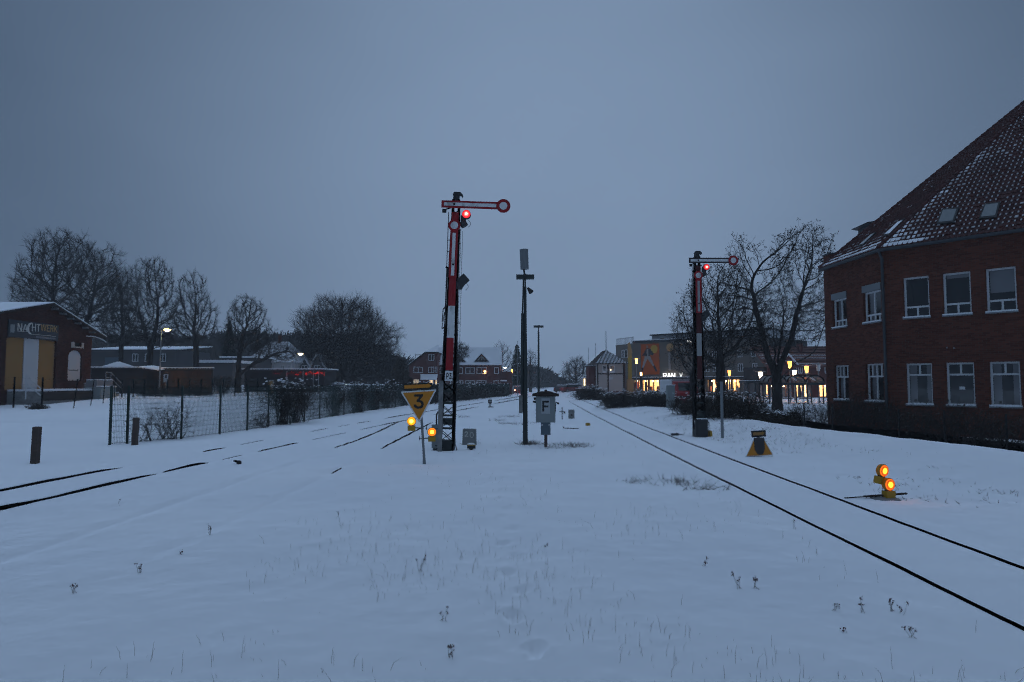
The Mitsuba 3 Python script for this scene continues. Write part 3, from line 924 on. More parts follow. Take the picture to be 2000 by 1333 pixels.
# the far run of the hedge on the fence
far_lab = ['before the brick house, left end', 'below the porch of the brick house', 'left of the P3 signal mast', 'right of the P3 signal mast', 'below the left dormer of the brick house', 'below the lit window of the brick house', 'below the right dormer', 'near the right corner of the brick house', 'at the far end by the red lights']
for i, px in enumerate((822, 840, 856, 878, 898, 918, 938, 958, 976)):
    yy = np.interp(px, [800, 860, 910, 960, 1000], [792.5, 786.5, 781.5, 776.5, 773])
    q = gp(px, yy); bush('hedge_bush', 'frosted hedge bush behind the far fence, ' + far_lab[i], on_ground(q[0] - .5, q[1] + 1), 2.3, 5.2, 430 + i, 90, 900, 'hedge bushes behind the far fence', r=.02, snow=22)

# ---------------------------------------------------------------- semaphore signals
def disc(cx, cz, r, n=36):
    return Polygon([(cx + r * math.cos(a), cz + r * math.sin(a)) for a in np.linspace(0, 2 * math.pi, n, endpoint=False)])


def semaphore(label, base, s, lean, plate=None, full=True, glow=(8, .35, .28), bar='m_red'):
    """u, h in pixels of the photograph at the signal, s metres per pixel; faces the camera (-y)."""
    R = roty(lean)
    mk = lambda: MB(R * s, base)
    g = thing('semaphore_signal', label, 'railway signal')
    hw = lambda h: np.interp(h, [0, 150, 460, 500], [13, 9.5, 6, 5.5])           # half width of the lattice
    top = 492
    for sx in (-1, 1):
        for sy in (-1, 1):
            m = mk().bar((sx * hw(0), sy * hw(0), -6), (sx * hw(top), sy * hw(top), top), 4.2)
            add('mast_leg', m, 'm_greensteel', g)
    m = mk(); h = 18
    while h < 470:
        st = 1.55 * hw(h)
        low = h < 150
        if low:
            for sx in (-1, 1):
                add('cross_brace', mk().bar((sx * hw(h), -(hw(h) + 1 + .3 * sx), h), (-sx * hw(h + st), -(hw(h + st) + 1 + .3 * sx), h + st), 4.2, 1.2), 'm_greensteel', g)
            add('tie_bar', mk().bb(-hw(h), hw(h), -hw(h) - 2.4, -hw(h) - 1.4, h - 2, h + 2), 'm_greensteel', g)
        for sy in ((1,) if low else (-1, 1)):
            for sx in (-1, 1):
                m.bar((sx * hw(h), sy * (hw(h) + 1), h), (-sx * hw(h + st), sy * (hw(h + st) + 1), h + st), 3.1, 1.2)
        for sx in (-1, 1):
            m.bar((sx * (hw(h) + 1), -hw(h), h), (sx * (hw(h + st) + 1), hw(h + st), h + st), 2.6, 1.2)
            m.bar((sx * (hw(h) + 1), hw(h), h), (sx * (hw(h + st) + 1), -hw(h + st), h + st), 2.6, 1.2)
        h += st + (6 if h < 140 else 4)
    add('lattice', m, 'm_greensteel', g, kind='stuff')
    add('base_plate', mk().bb(-14, 14, -14, 14, -4, 20).bb(-10, 10, -14, 14, 50, 62), 'm_greensteel', g)
    yf = -11.5
    pw = 6.8
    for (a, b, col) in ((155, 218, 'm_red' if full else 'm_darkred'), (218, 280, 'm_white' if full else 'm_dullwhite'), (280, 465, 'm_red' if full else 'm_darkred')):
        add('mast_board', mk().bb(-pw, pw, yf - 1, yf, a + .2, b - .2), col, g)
    if plate:
        pk = add('name_plate', mk().bb(-7.5, 7.5, yf - 1.6, yf - .4, 134, 153.6), 'm_white', g)
        add('lettering', mk().text(plate, 11, .3, 143.8, yf - 1.62, .3, True, .60), 'm_black', pk)
    # cap
    add('mast_cap', mk().bb(-6, 6, -6, 6, 488, 503).flat(Polygon([(-7, 502), (-4, 507), (8, 507), (13, 502), (12, 498), (9, 502), (-6, 501)]), -7, 7), 'm_steel', g)
    # main arm
    ya = yf - 9
    ak = add('main_arm', mk().flat(sbox(-27, 471.3, 86, 485.7).difference(disc(94, 478.5, 13.6)), ya, ya + 1.2), bar, g)
    add('disc_rim', mk().flat(disc(94, 478.5, 13.6), ya, ya + 1.2), 'm_red', ak)
    add('white_stripe', mk().flat(sbox(-22, 475.2, 80, 481.8), ya - .5, ya - .02), 'm_white', ak)
    add('white_disc', mk().flat(disc(94, 478.5, 7.6), ya - .5, ya - .02), 'm_white', ak)
    add('pivot', mk().cyl((-2, ya - 1.6, 478.5), (-2, yf, 478.5), 2.2, 12), 'm_black', ak)
    add('counterweight', mk().bb(-25, -17, ya + 1, ya + 5, 462, 469).bar((-18, ya + 3, 469), (-8, ya + 3, 472), 2), 'm_black', ak)
    # second arm, hanging upright before the mast
    yb = yf - 4
    blade = unary_union([sbox(-8, 335, 7.4, 428), disc(-.5, 438, 12)])
    ak = add('lower_arm', mk().flat(blade, yb, yb + 1.2), 'm_red', g)
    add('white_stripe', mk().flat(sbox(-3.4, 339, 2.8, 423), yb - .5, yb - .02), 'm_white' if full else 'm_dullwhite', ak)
    add('white_disc', mk().flat(disc(-.5, 438, 7.4), yb - .5, yb - .02), 'm_white', ak)
    add('pivot', mk().cyl((0, yb - 1.6, 361), (0, yf, 361), 2.0, 12), 'm_black', ak)
    add('arm_lever', mk().bar((-7, yb + 2, 352), (-14, yb + 2, 356), 3).bb(-12, -7, yb, yb + 6, 337, 352), 'm_black', ak)
    # lanterns
    L = add('upper_lantern', mk().cyl((22, yf - 4, 461), (22, yf + 6, 461), 8.6, 20).bb(11, 21, yf - 2, yf + 6, 448, 459).cyl((14, yf + 2, 447), (20, yf + 2, 438), 7, 14), 'm_steel', g)
    add('red_spectacle', mk().cyl((22, yf - 5.2, 461), (22, yf - 4.2, 461), 8.0, 22), 'm_lampred', L, emit=(glow[0] * .11, glow[0] * .003, glow[0] * .005))
    add('red_lamp', mk().ball((22, yf - 5.6, 461), 4.7, 2, (1, .35, 1)), 'm_lampred', L, emit=glow)
    add('lamp_bulb', mk().ball((22, yf - 7.0, 461), 2.4, 1, (1, .35, 1)), 'm_lampglass', L, emit=[glow[0] * 1.2, glow[0] * .42, glow[0] * .30])
    L = add('lower_lantern', mk().cyl((14, yf + 3, 326), (27, yf + 1, 338), 9.5, 18, 9).cyl((12, yf + 3, 314), (15, yf + 3, 326), 6, 14, 9.5), 'm_steel', g)
    m = mk()
    t = np.linspace(0, 1, 9)
    m.tube(np.stack([26 + 5 * np.sin(t * 3.1), np.full(9, yf), 326 - 14 * t], -1), .45, 5)
    m.tube(np.stack([26 + 5 * np.sin(t * 3.1), np.full(9, yf), 450 - 14 * t], -1), .45, 5)
    add('lamp_cable', m, 'm_black', L)
    # pull rods and wires up both sides
    for (u0, u1, a, b, r) in ((-12, -14, 8, 467, .75), (-16.5, -11.5, 60, 350, .8), (12.5, 9.5, 4, 432, .8), (15.5, 11.5, 4, 440, .45), (19, 15, 120, 430, .4)):
        add('pull_rod', mk().tube([(u0, -3, a), (u1, -3, b)], r, 6), 'm_steel', g)
    add('conduit', mk().tube([(15, -4, 130), (15.5, -4, 30), (17, -4, 12), (21, -5, 0)], .9, 6), 'm_steel', g)
    m = mk()
    for h in (70, 118, 190, 248, 300, 382, 405, 432):
        m.bar((8, -3, h), (17 if h < 300 else 12, -3, h), 2.2, 1.4).bar((-8, -3, h + 6), (-14, -3, h + 6), 1.8, 1.4)
    m.bar((-10, -4, 282), (-17, -4, 274), 2.2).bar((-17, -4, 274), (-18, -4, 250), 1.6).bb(-13, -9, -6, -2, 262, 282).bar((-18, -4, 236), (-9, -4, 240), 2.4).bar((-18, -4, 236), (-14, -4, 268), 1.4)
    add('rod_brackets', m, 'm_steel', g, kind='stuff')
    if not full:
        add('drive_box', mk().bb(-12, 16, -26, -13, -2, 48).bb(-16, -11, -24, -14, 0, 46), 'm_steel', g)
        add('base_snow', mk().bb(-12, 16, -26, -13, 48, 50), 'm_snow_plain', g)
        add('cable', mk().tube([(14, -27, 46), (19, -27, 36), (18, -27, 20), (21, -27, 2)], 1.1, 6), 'm_black', g)
    return g


b = G(872, 880)
semaphore('tall leaning semaphore signal with red and white boards, P3 plate and glowing red lamp', b, b[1] / F_PX, .034, 'P3')
# things at its foot
s_ = b[1] / F_PX
pb = on_ground(b[0] - 10.5 * s_, b[1] - .45)
add('concrete_post', MB(roty(.015), pb).bb(-.07, .07, -.07, .07, -.2, 2.32).bb(-.055, .055, -.055, .055, 2.32, 2.35), 'm_concrete', label='slim square grey concrete post in front of the P3 signal mast', cat='post')
k = thing('relay_cabinet', 'narrow grey metal cabinet left of the P3 signal mast', 'cabinet')
pb = on_ground(b[0] - 20.5 * s_, b[1] - .1)
add('body', MB(None, pb).bb(-.12, .12, -.13, .13, .08, .86), 'm_greybox', k)
add('latch', MB(None, pb).bb(0, .12, -.145, -.12, .72, .745).bb(0, .12, -.145, -.12, .15, .175), 'm_black', k)
add('foot', MB(None, pb).bb(-.08, .08, -.08, .08, -.2, .08), 'm_steel', k)
add('conduit', MB(None, pb).tube([(.02, .05, .8), (.02, .05, 1.2), (.08, .05, 1.3)], .025, 8), 'm_steel', k)

b2 = G(1366, 853)
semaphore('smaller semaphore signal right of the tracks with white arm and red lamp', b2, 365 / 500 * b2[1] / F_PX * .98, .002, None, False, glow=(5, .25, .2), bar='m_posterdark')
pb = G(1411, 856)
add('grey_post', MB(None, pb).cyl((0, 0, -.2), (0, 0, 2.25), .062, 10), 'm_galv', label='plain grey tubular post right of the smaller semaphore signal', cat='post')


# ---------------------------------------------------------------- lamp masts, telephone box
def lamp_mast(label, px, base_py, top_py, cross_half, speaker, r0, r1, second=True, y=None):
    p = G(px, base_py) if y is None else on_ground((px - 1000) / F_PX * y, y)
    H = at(px, top_py, p[1])[2] - p[2]; s = p[1] / F_PX
    k = thing('lamp_mast', label, 'lamp mast')
    add('pole', MB(None, p).cyl((0, 0, -.2), (0, 0, H * .94), r0, 14, r1).cyl((0, 0, H * .94), (0, 0, H), r1 * .6, 10), 'm_greensteel', k)
    zc = H - (.5 if speaker else .04) * 0
    m = MB(None, p)
    c = cross_half * s
    for sx in (-1, 1):
        add('lamp_box', MB(None, p).bb(sx * c * .16, sx * c, -.11, .11, H - .09, H + .07), 'm_greensteel', k)
    add('cross_head', m.bb(-c * .16, c * .16, -.13, .13, H - .1, H + .09), 'm_steel', k)
    if speaker:
        q = MB(roty(-.04), p + np.array([-.02, 0, H]))
        add('horn_stem', q.cyl((0, 0, .08), (-.02, 0, .32), .035, 10), 'm_steel', k)
        q = MB(roty(-.035), p + np.array([-.02, 0, H + .28]))
        add('horn_cylinder', q.cyl((0, 0, 0), (0, 0, .72), .155, 24).cyl((0, 0, .72), (0, 0, .74), .162, 24).bb(-.05, .05, -.166, -.15, .62, .66), 'm_galv', k)
        add('loudspeaker', MB(None, p + np.array([.1, -.06, H - .55])).cyl((0, 0, .12), (.12, -.1, -.04), .04, 12, .1), 'm_black', k)
    if second:
        add('lowering_rod', MB(None, p).cyl((-.06, -.02, H - .1), (-.10, -.02, H * .78), .028, 8).cyl((-.10, -.02, H * .78), (-.13, -.02, 1.2), .05, 8), 'm_greensteel', k)
        add('counterweight', MB(None, p).bb(-.23, -.1, -.07, .07, 1.15, 1.8), 'm_concrete', k)
    return k


lamp_mast('green steel lamp mast topped by a grey cylinder and a cross head', 1026, 869, 541, 17.5, True, .095, .05)
lamp_mast('distant thin lamp mast with a flat cross head behind the telephone box', 1052, 800, 638, 9.5, False, .10, .06, False, y=52)

k = thing('telephone_box', 'grey railway telephone box marked F with a dark hat-like roof', 'telephone box')
p = G(1066, 874); s = p[1] / F_PX
zt = lambda py: at(1066, py, p[1])[2] - p[2]
q = lambda: MB(rotz(-.06), p)
add('post', q().bb(-.055, .055, -.04, .04, -.2, zt(826)), 'm_rust', k)
add('lower_box', q().bb(-.17, .17, -.12, .05, zt(849.5), zt(825)), 'm_bluegrey', k)
add('bracket', q().bb(-.16, -.09, -.125, -.12, zt(831.5), zt(829)).bb(.09, .16, -.125, -.12, zt(831.5), zt(829)), 'm_frame', k)
add('body', q().bb(-.345, .345, -.22, .22, zt(825), zt(773)), 'm_greybox', k)
add('door', q().bb(-.285, .285, -.238, -.221, zt(821), zt(775.5)), 'm_greybox', k)
pl = add('letter_plate', q().bb(-.155, .155, -.25, -.239, zt(808), zt(778)), 'm_plate', k)
add('lettering', q().text('F', .36, 0, zt(793.5), -.2505, .006), 'm_black', pl)
add('roof', MB(rotz(-.06), p).flat(Polygon([(-.47, zt(774)), (-.47, zt(769.5)), (-.2, zt(765)), (.12, zt(764.4)), (.47, zt(770)), (.47, zt(774.5))]), -.32, .32), 'm_wood', k)
add('roof_knob', q().bb(-.04, .05, -.05, .05, zt(764.6), zt(761.5)), 'm_wood', k)
add('bell', q().cyl((-.345, -.1, zt(779)), (-.42, -.1, zt(779)), .045, 12).cyl((-.345, -.1, zt(785)), (-.45, -.1, zt(785)), .05, 12, .03), 'm_black', k)
add('handset_arm', q().bar((.345, -.1, zt(786)), (.43, -.1, zt(787)), .03).ball((.44, -.1, zt(788)), .04, 1).bar((.355, -.1, zt(788)), (.355, -.1, zt(804)), .02), 'm_black', k)

# small lineside things
p = G(1098, 820); s = p[1] / F_PX
k = thing('marker_post', 'thin dark post with a short crossbar right of the telephone box', 'post')
add('stake', MB(None, p).bb(-.025, .025, -.02, .02, -.2, 24 * s), 'm_steel', k)
add('crossbar', MB(None, p).bb(-6 * s, 4 * s, -.03, -.02, 14.5 * s, 16 * s), 'm_steel', k)
add('junction_box', MB(None, p).bb(3 * s, 6 * s, -.08, 0, 12 * s, 16 * s), 'm_black', k)
p = G(1116, 818); s = p[1] / F_PX
k = thing('kilometre_stone', 'small pale concrete stone with a rusty spot beyond the telephone box', 'marker stone')
add('stone', MB(rotz(.1), p).flat(Polygon([(-5.5 * s, -.2), (-5.5 * s, 16 * s), (-4.6 * s, 17.2 * s), (4 * s, 17.2 * s), (5.5 * s, 15.4 * s), (5.5 * s, -.2)]), -.1, .1), 'm_concrete', k)
add('rust_spot', MB(rotz(.1), p).flat(disc(0, 7 * s, 1.7 * s), -.104, -.101), 'm_rust', k)
p = G(917, 869); s = p[1] / F_PX
k = thing('kilometre_stone', 'weathered grey concrete stone with painted digits right of the P3 signal', 'marker stone')
q = lambda: MB(rotz(-.08), p)
add('stone', q().flat(Polygon([(-14 * s, -.25), (-13 * s, 18 * s), (-12.5 * s, 30 * s), (-11.6 * s, 30.8 * s), (12 * s, 30.2 * s), (12.6 * s, 29 * s), (12.8 * s, 12 * s), (14.2 * s, -.25)]), -.11, .11), 'm_concrete', k)
add('lettering', q().text('2', .19, -5.5 * s, 21 * s, -.1105, .004).text('0', .2, 5 * s, 19.5 * s, -.1105, .004, False), 'm_letter', k)
p = G(920, 879); s = p[1] / F_PX
k = thing('ground_lantern', 'low dark box with yellow edge and snow on top before the grey stone', 'ground box')
add('body', MB(rotz(.2), p).bb(-7 * s, 8 * s, -.1, .1, 2.5 * s, 8.4 * s).bb(-3 * s, 3 * s, -.06, .06, -.2, 3 * s), 'm_black', k)
add('yellow_rim', MB(rotz(.2), p).bb(-7.2 * s, 8.2 * s, -.105, .105, 8.4 * s, 10.2 * s), 'm_yellow', k)
add('snow_cap', MB(rotz(.2), p).flat(Polygon([(-7 * s, 10.2 * s), (-5.6 * s, 12 * s), (0, 13 * s), (6 * s, 12.4 * s), (8 * s, 10.2 * s)]), -.1, .1), 'm_snow_plain', k)
p = G(1148, 832); s = p[1] / F_PX
k = thing('cable_marker', 'small yellow block in the snow left of the right track', 'marker')
add('block', MB(rotz(.3), p).bb(-.1, .1, -.08, .08, -.1, .13), 'm_yellow', k)
add('top', MB(rotz(.3), p).bb(-.08, .08, -.06, .06, .13, .15), 'm_straw', k)
p = G(1117, 838); s = p[1] / F_PX
add('iron_bar', MB(None, p).bar((-15 * s, .02, .03), (13 * s, 0, .02), .035).bar((-15 * s, .02, .03), (-17 * s, .2, .1), .03), 'm_steel', label='thin iron bar lying on the snow right of the telephone box', cat='iron bar')
p = G(957, 796); s = p[1] / F_PX
k = thing('dwarf_signal', 'small black dwarf signal beside the far left rails', 'railway signal')
add('case', MB(None, p).bb(-3.6 * s, 3.6 * s, -.15, .15, 7.5 * s, 15 * s), 'm_black', k)
add('lens', MB(None, p).cyl((0, -.16, 11.5 * s), (0, -.15, 11.5 * s), 1.3 * s, 14), 'm_white', k)
add('stand', MB(None, p).bb(-1.2 * s, 1.2 * s, -.08, .08, 2 * s, 7.5 * s).bb(-3.6 * s, 7 * s, -.12, .12, -.1, 1.6 * s), 'm_black', k)
p = G(1385, 853); s = p[1] / F_PX
add('cable_block', MB(rotz(.4), p).bb(-.09, .09, -.09, .09, -.1, .22).bb(-.07, .07, -.07, .07, .22, .25), 'm_yellow', label='small mossy block at the foot of the smaller semaphore signal', cat='marker')
p = G(1318, 851)
k = thing('point_lever', 'low point lever beside the right track in front of the smaller signal', 'point lever')
add('box', MB(rotz(.3), p).bb(-.14, .14, -.09, .09, -.1, .09), 'm_steel', k)
add('lever', MB(rotz(.3), p).bar((.1, 0, .06), (.42, -.02, .015), .03).ball((.1, 0, .08), .04, 1), 'm_rust', k)
p = G(465, 907)
k = thing('rail_scrap', 'dark lump of iron lying alone in the snow between the left tracks', 'scrap iron')
add('lump', MB(rotz(-.3), p).ball((.03, 0, .045), .07, 2, (1.1, .8, .9)).bar((-.1, 0, .085), (0, 0, .06), .05).ball((-.12, 0, .085), .03, 1, (1.3, 1, .8)), 'm_black', k)
for (px, py, top, lab) in ((68, 906, 834, 'stout brown buffer post standing alone at the left'), (263, 870, 816, 'stout brown post in front of the second mesh fence panel')):
    p = G(px, py); H = at(px, top, p[1])[2] - p[2]
    k = thing('wooden_post', lab, 'post')
    add('shaft', MB(roty(.025), p).flat(Polygon([(-.085, -.2), (-.085, H - .02), (-.07, H), (.07, H), (.085, H - .02), (.085, -.2)]), -.08, .08), 'm_rust', k)


# ---------------------------------------------------------------- yellow boards with flashing lamps
def flasher(parent_label, o, R, r, s, body_h, glow, lean=0, bsdf='m_amber'):
    k = thing('warning_lamp', parent_label, 'warning lamp')
    mk = lambda: MB(R, o)
    add('battery_box', mk().bb(-.10, .10, -.07, .07, -.165, -.02), 'm_yellow', k)
    add('neck', mk().bb(-.05, .05, -.045, .045, -.021, .012), 'm_black', k)
    ln = add('lens', mk().cyl((0, -.045, .105), (0, .045, .105), .118, 26), 'm_amber', k)
    add('lens_rim', mk().tube([(.121 * math.cos(a), -.02, .105 + .121 * math.sin(a)) for a in np.linspace(0, 6.2832, 25)], .009, 5), 'm_yellow', k)
    fz = mk()
    # faceted lens face, brightest at the bulb
    add('lens_face', mk().ball((0, -.045, .105), .112, 2, (1, .18, 1)), 'm_amber', k, emit=glow[0])
    add('bulb_glow', mk().ball((0, -.062, .105), .055, 2, (1, .22, 1)), 'm_amber', k, emit=glow[1])
    if bsdf: add('reflector_ring', mk().tube([(.083 * math.cos(a), -.062, .105 + .083 * math.sin(a)) for a in np.linspace(0, 6.2832, 25)], .006, 4), 'm_amber', k)
    return k


p = G(829, 907); s = p[1] / F_PX
R = roty(-.072)
mk = lambda: MB(R, p)
zt = lambda py: at(829, py, p[1])[2] - p[2]
k = thing('speed_board', 'tilted yellow triangle board with a black 3 under an arrow panel', 'railway sign')
add('pole', MB(R, p).cyl((0, 0, -.3), (0, 0, 158 * s), .036, 12).cyl((0, 0, -.1), (0, 0, 9 * s), .045, 12), 'm_galv', k)
Q = MB(rotz(.02) @ roty(-.045), p + np.array([-6.0 * s + .0, -.06, 0]))
tri = lambda e: Polygon([(-32.5 * s, (141 - 1) * s), (33.5 * s, (141 + 1.0) * s), (.5 * s, 82 * s)]).buffer(e * s, join_style=1)
Rt = roty(-.03)
ot = p + np.array([-8.2 * s, -.07, 0])
tk = add('triangle', MB(Rt, ot).flat(tri(1.2), 0, .012), 'm_white', k)
add('yellow_face', MB(Rt, ot).flat(tri(-1.5), -.008, -.0005), 'm_orange', tk)
add('lettering', MB(Rt, ot).text('3', .38, .5 * s, 121 * s, -.0085, .004), 'm_black', tk)
ak = add('arrow_panel', MB(Rt, ot).flat(sbox(-29 * s, 144 * s, 27 * s, 156.5 * s), 0, .012), 'm_black', k)
add('arrow', MB(Rt, ot).flat(Polygon([(-27 * s, 146.4 * s), (-27 * s, 153.4 * s), (18 * s, 154.2 * s), (20 * s, 155.4 * s), (26 * s, 151 * s), (20 * s, 146.6 * s), (18 * s, 147.2 * s)]), -.008, -.0005), 'm_orange', ak)
add('lamp_bracket', MB(None, p).bar((-22 * s, -.02, 70.5 * s), (-2 * s, -.02, 69 * s), .025).bar((-2 * s, -.02, 49.5 * s), (20 * s, -.02, 51 * s), .025).bar((2 * s, -.02, 69 * s), (4 * s, -.02, 69 * s), .02).bar((4 * s, -.03, 66 * s), (4 * s, -.03, 74 * s), .018).bar((-10 * s, -.03, 46 * s), (-10 * s, -.03, 54 * s), .018).bar((-10 * s, -.02, 49.5 * s), (-3 * s, -.02, 49.5 * s), .02), 'm_galv', k)
GL_A = ((2.6, .72, .012), (9.0, 4.6, .35))
GL_B = ((1.8, .34, .008), (8.0, 3.2, .16))
oA = at(804, 823, p[1] - .02) - np.array([0, 0, .105])
flasher('lit amber lamp left of the pole under the 3 board', oA, np.eye(3), .1, s, .15, GL_A)
oB = at(843.5, 844, p[1] - .02) - np.array([0, 0, .105])
flasher('lit amber lamp right of the pole under the 3 board', oB, rotz(.2), .1, s, .15, GL_B)

p = G(1484, 892); s = p[1] / F_PX
k = thing('speed_board', 'yellow triangle board pointing up, partly covered in black, with arrow panel', 'railway sign')
R = roty(-.02)
mk = lambda y=0: MB(R, p + np.array([0, y, 0]))
tri = lambda e: Polygon([(-27 * s, .2 * s), (26 * s, 2.2 * s), (9.5 * s, 34 * s), (-10 * s, 34 * s)]).buffer(e * s, join_style=1)
tk = add('triangle', mk().flat(tri(.5), 0, .012), 'm_white', k)
add('yellow_face', mk().flat(tri(-1.2), -.008, -.0005), 'm_orange', tk)
add('black_cover', mk().flat(Polygon([(-10.5 * s, 36 * s), (9.5 * s, 36.5 * s), (9.8 * s, 14 * s), (6 * s, 4.5 * s), (0, 3 * s), (-4.5 * s, 4.5 * s), (-9.5 * s, 14 * s)]), -.022, -.009), 'm_posterdark', k)
add('lower_edge', mk().bb(-28 * s, 26.5 * s, -.02, .02, -1.2 * s, .4 * s), 'm_black', k)
ak = add('arrow_panel', mk().flat(Polygon([(-14 * s, 36.8 * s), (13.5 * s, 38.3 * s), (13 * s, 50.6 * s), (-15 * s, 49.5 * s)]), -.012, .005), 'm_black', k)
add('arrow', mk().flat(Polygon([(-12 * s, 40.5 * s), (-12 * s, 46.5 * s), (6 * s, 47.2 * s), (6 * s, 48.6 * s), (11.5 * s, 45 * s), (6 * s, 40.2 * s), (6 * s, 41.3 * s)]), -.018, -.0125), 'm_board', ak)
add('stake', mk(.03).bb(-.04, .04, 0, .03, -.2, 48 * s), 'm_galv', k)

p = G(1728, 975); s = p[1] / F_PX
k = thing('fallen_board', 'flat board lying on the snow under the amber lamps at the right', 'board')
q = lambda: MB(rotz(.10), p)
add('plank', MB(rotz(.10) @ roty(-.05), p).bb(-.42, .46, -.03, .03, .06, .09), 'm_wood', k)
add('sheet', MB(rotz(.10) @ rotx(.10), p).flat(Polygon([(-.25, 0), (.2, 0), (.18, .04), (-.2, .05)]), -.22, -.0).bb(-.3, .2, -.16, .02, .02, .035), 'm_galv', k)
add('strap', q().tube([(-.42, 0, .05), (-.62, .05, .03), (-.78, .08, .02)], .012, 5), 'm_black', k)
oA = at(1721, 919, p[1] + .05) - np.array([0, 0, .105])
oB = at(1735, 946.5, p[1] - .03) - np.array([0, 0, .105])
GL_C = ((1.1, .15, .006), (5.5, 1.7, .08))
flasher('upper of two lit amber lamps standing at the right track', oA, roty(.22) @ rotz(.35), .1, s, .15, GL_C)
flasher('lower of two lit amber lamps standing at the right track', oB, rotz(.25), .1, s, .15, GL_C)

# ---------------------------------------------------------------- buildings: small helpers
def frame_of(a, b):
    """Local frame of a wall seen from outside, from its left end a to its right end b: x along it, y into the house."""
    d = np.array([b[0] - a[0], b[1] - a[1], 0.0]); L = np.linalg.norm(d); d /= L
    return np.stack([d, np.array([-d[1], d[0], 0.0]), [0, 0, 1.0]], 1), L


def wall_with_holes(outline, holes, R, o, th=.3):
    g = outline
    for h in holes: g = g.difference(h)
    return MB(R, o).flat(g, 0, th)


def window(parent, R, o, x0, x1, z0, z1, kind, sill=True, depth=.12, curtain=True, pane='m_pane', shutter=0.0, fw=.07, lit=None):
    """A window in an opening; kind is a list of bars: ('v', x) or ('h', z) as fractions, optionally limited."""
    w = thing_part('window', parent)
    m = MB(R, o)
    y0, y1 = depth, depth + .07
    m.bb(x0, x0 + fw, y0, y1, z0, z1).bb(x1 - fw, x1, y0, y1, z0, z1).bb(x0 + fw, x1 - fw, y0, y1, z0, z0 + fw).bb(x0 + fw, x1 - fw, y0, y1, z1 - fw, z1)
    for it in kind:
        if it[0] == 'v':
            c = x0 + (x1 - x0) * it[1]; a, b = z0 + (z1 - z0) * it[2], z0 + (z1 - z0) * it[3]
            m.bb(c - .03, c + .03, y0 + .005, y1 - .005, a, b)
        else:
            c = z0 + (z1 - z0) * it[1]; m.bb(x0 + fw, x1 - fw, y0 + .004, y1 - .004, c - .035, c + .035)
    add('frame', m, 'm_frame', w)
    hs = [0.0] + sorted(it[1] for it in kind if it[0] == 'h') + [1.0]
    for a, b in zip(hs[:-1], hs[1:]):
        mid = (a + b) / 2
        vs = [0.0] + sorted(it[1] for it in kind if it[0] == 'v' and it[2] < mid < it[3]) + [1.0]
        za, zb_ = (z0 + (z1 - z0) * a + (fw if a == 0 else .03)), (z0 + (z1 - z0) * b - (fw if b == 1 else .03))
        for c, e in zip(vs[:-1], vs[1:]):
            xa, xb = x0 + (x1 - x0) * c + (fw if c == 0 else .025), x0 + (x1 - x0) * e - (fw if e == 1 else .025)
            add('pane', MB(R, o).raw([(xa, y0 + .03, za), (xb, y0 + .03, za), (xb, y0 + .03, zb_), (xa, y0 + .03, zb_)], [[0, 1, 2], [0, 2, 3]]), pane, w)
    if sill:
        add('sill', MB(R, o).bb(x0 - .04, x1 + .04, -.06, depth, z0 - .06, z0 - .005), 'm_galv', w)
        add('sill_snow', MB(R, o).flat(sbox(x0 - .03, z0 - .004, x1 + .03, z0 + .05), -.055, depth - .005), 'm_snow_plain', w)
    if curtain:
        add('curtain', MB(R, o).bb(x0 + .05, x0 + (x1 - x0) * .32, y1 + .12, y1 + .14, z0, z1).bb(x1 - (x1 - x0) * .30, x1 - .05, y1 + .12, y1 + .14, z0, z1), 'm_curtain', w)
    if shutter:
        add('shutter_box', MB(R, o).bb(x0 - .02, x1 + .02, -.035, depth, z1, z1 + shutter), 'm_galv', w)
    return w


def thing_part(name, parent):
    return numbered(f'{parent}__{name}')


def simple_window(parent, R, o, x0, x1, z0, z1, n=1, lit=None, fw=.09, proud=.04, curtain=False):
    w = thing_part('window', parent)
    m = MB(R, o)
    m.bb(x0, x0 + fw, -proud, .06, z0, z1).bb(x1 - fw, x1, -proud, .06, z0, z1).bb(x0 + fw, x1 - fw, -proud, .06, z0, z0 + fw).bb(x0 + fw, x1 - fw, -proud, .06, z1 - fw, z1)
    for k in range(1, n):
        c = x0 + (x1 - x0) * k / n; m.bb(c - .05, c + .05, -proud + .01, .05, z0 + fw, z1 - fw)
    add('frame', m, 'm_frame', w)
    if lit is not None:
        add('lit_pane', MB(R, o).bb(x0 + fw, x1 - fw, .0, .03, z0 + fw, z1 - fw), 'm_lampglass', w, emit=lit)
    else:
        add('pane', MB(R, o).bb(x0 + fw, x1 - fw, .0, .03, z0 + fw, z1 - fw), 'm_darkglass', w)
    return w


def slab(pts, th, bsdf, name, parent, lift=0.0):
    """A roof sheet: planar polygon pts (list of 3-D points, counter-clockwise from outside) with thickness th below."""
    P = np.asarray(pts, float); n = np.cross(P[1] - P[0], P[-1] - P[0]); n /= np.linalg.norm(n)
    if n[2] < 0: P = P[::-1]; n = -n
    P = P + n * lift
    k = len(P)
    v = np.vstack([P, P - n * th])
    f = [[0, i, i + 1] for i in range(1, k - 1)] + [[k, k + i + 1, k + i] for i in range(1, k - 1)]
    for i in range(k):
        j = (i + 1) % k; f += [[i, k + i, k + j], [i, k + j, j]]
    return add(name, (v, np.array(f)), bsdf, parent)


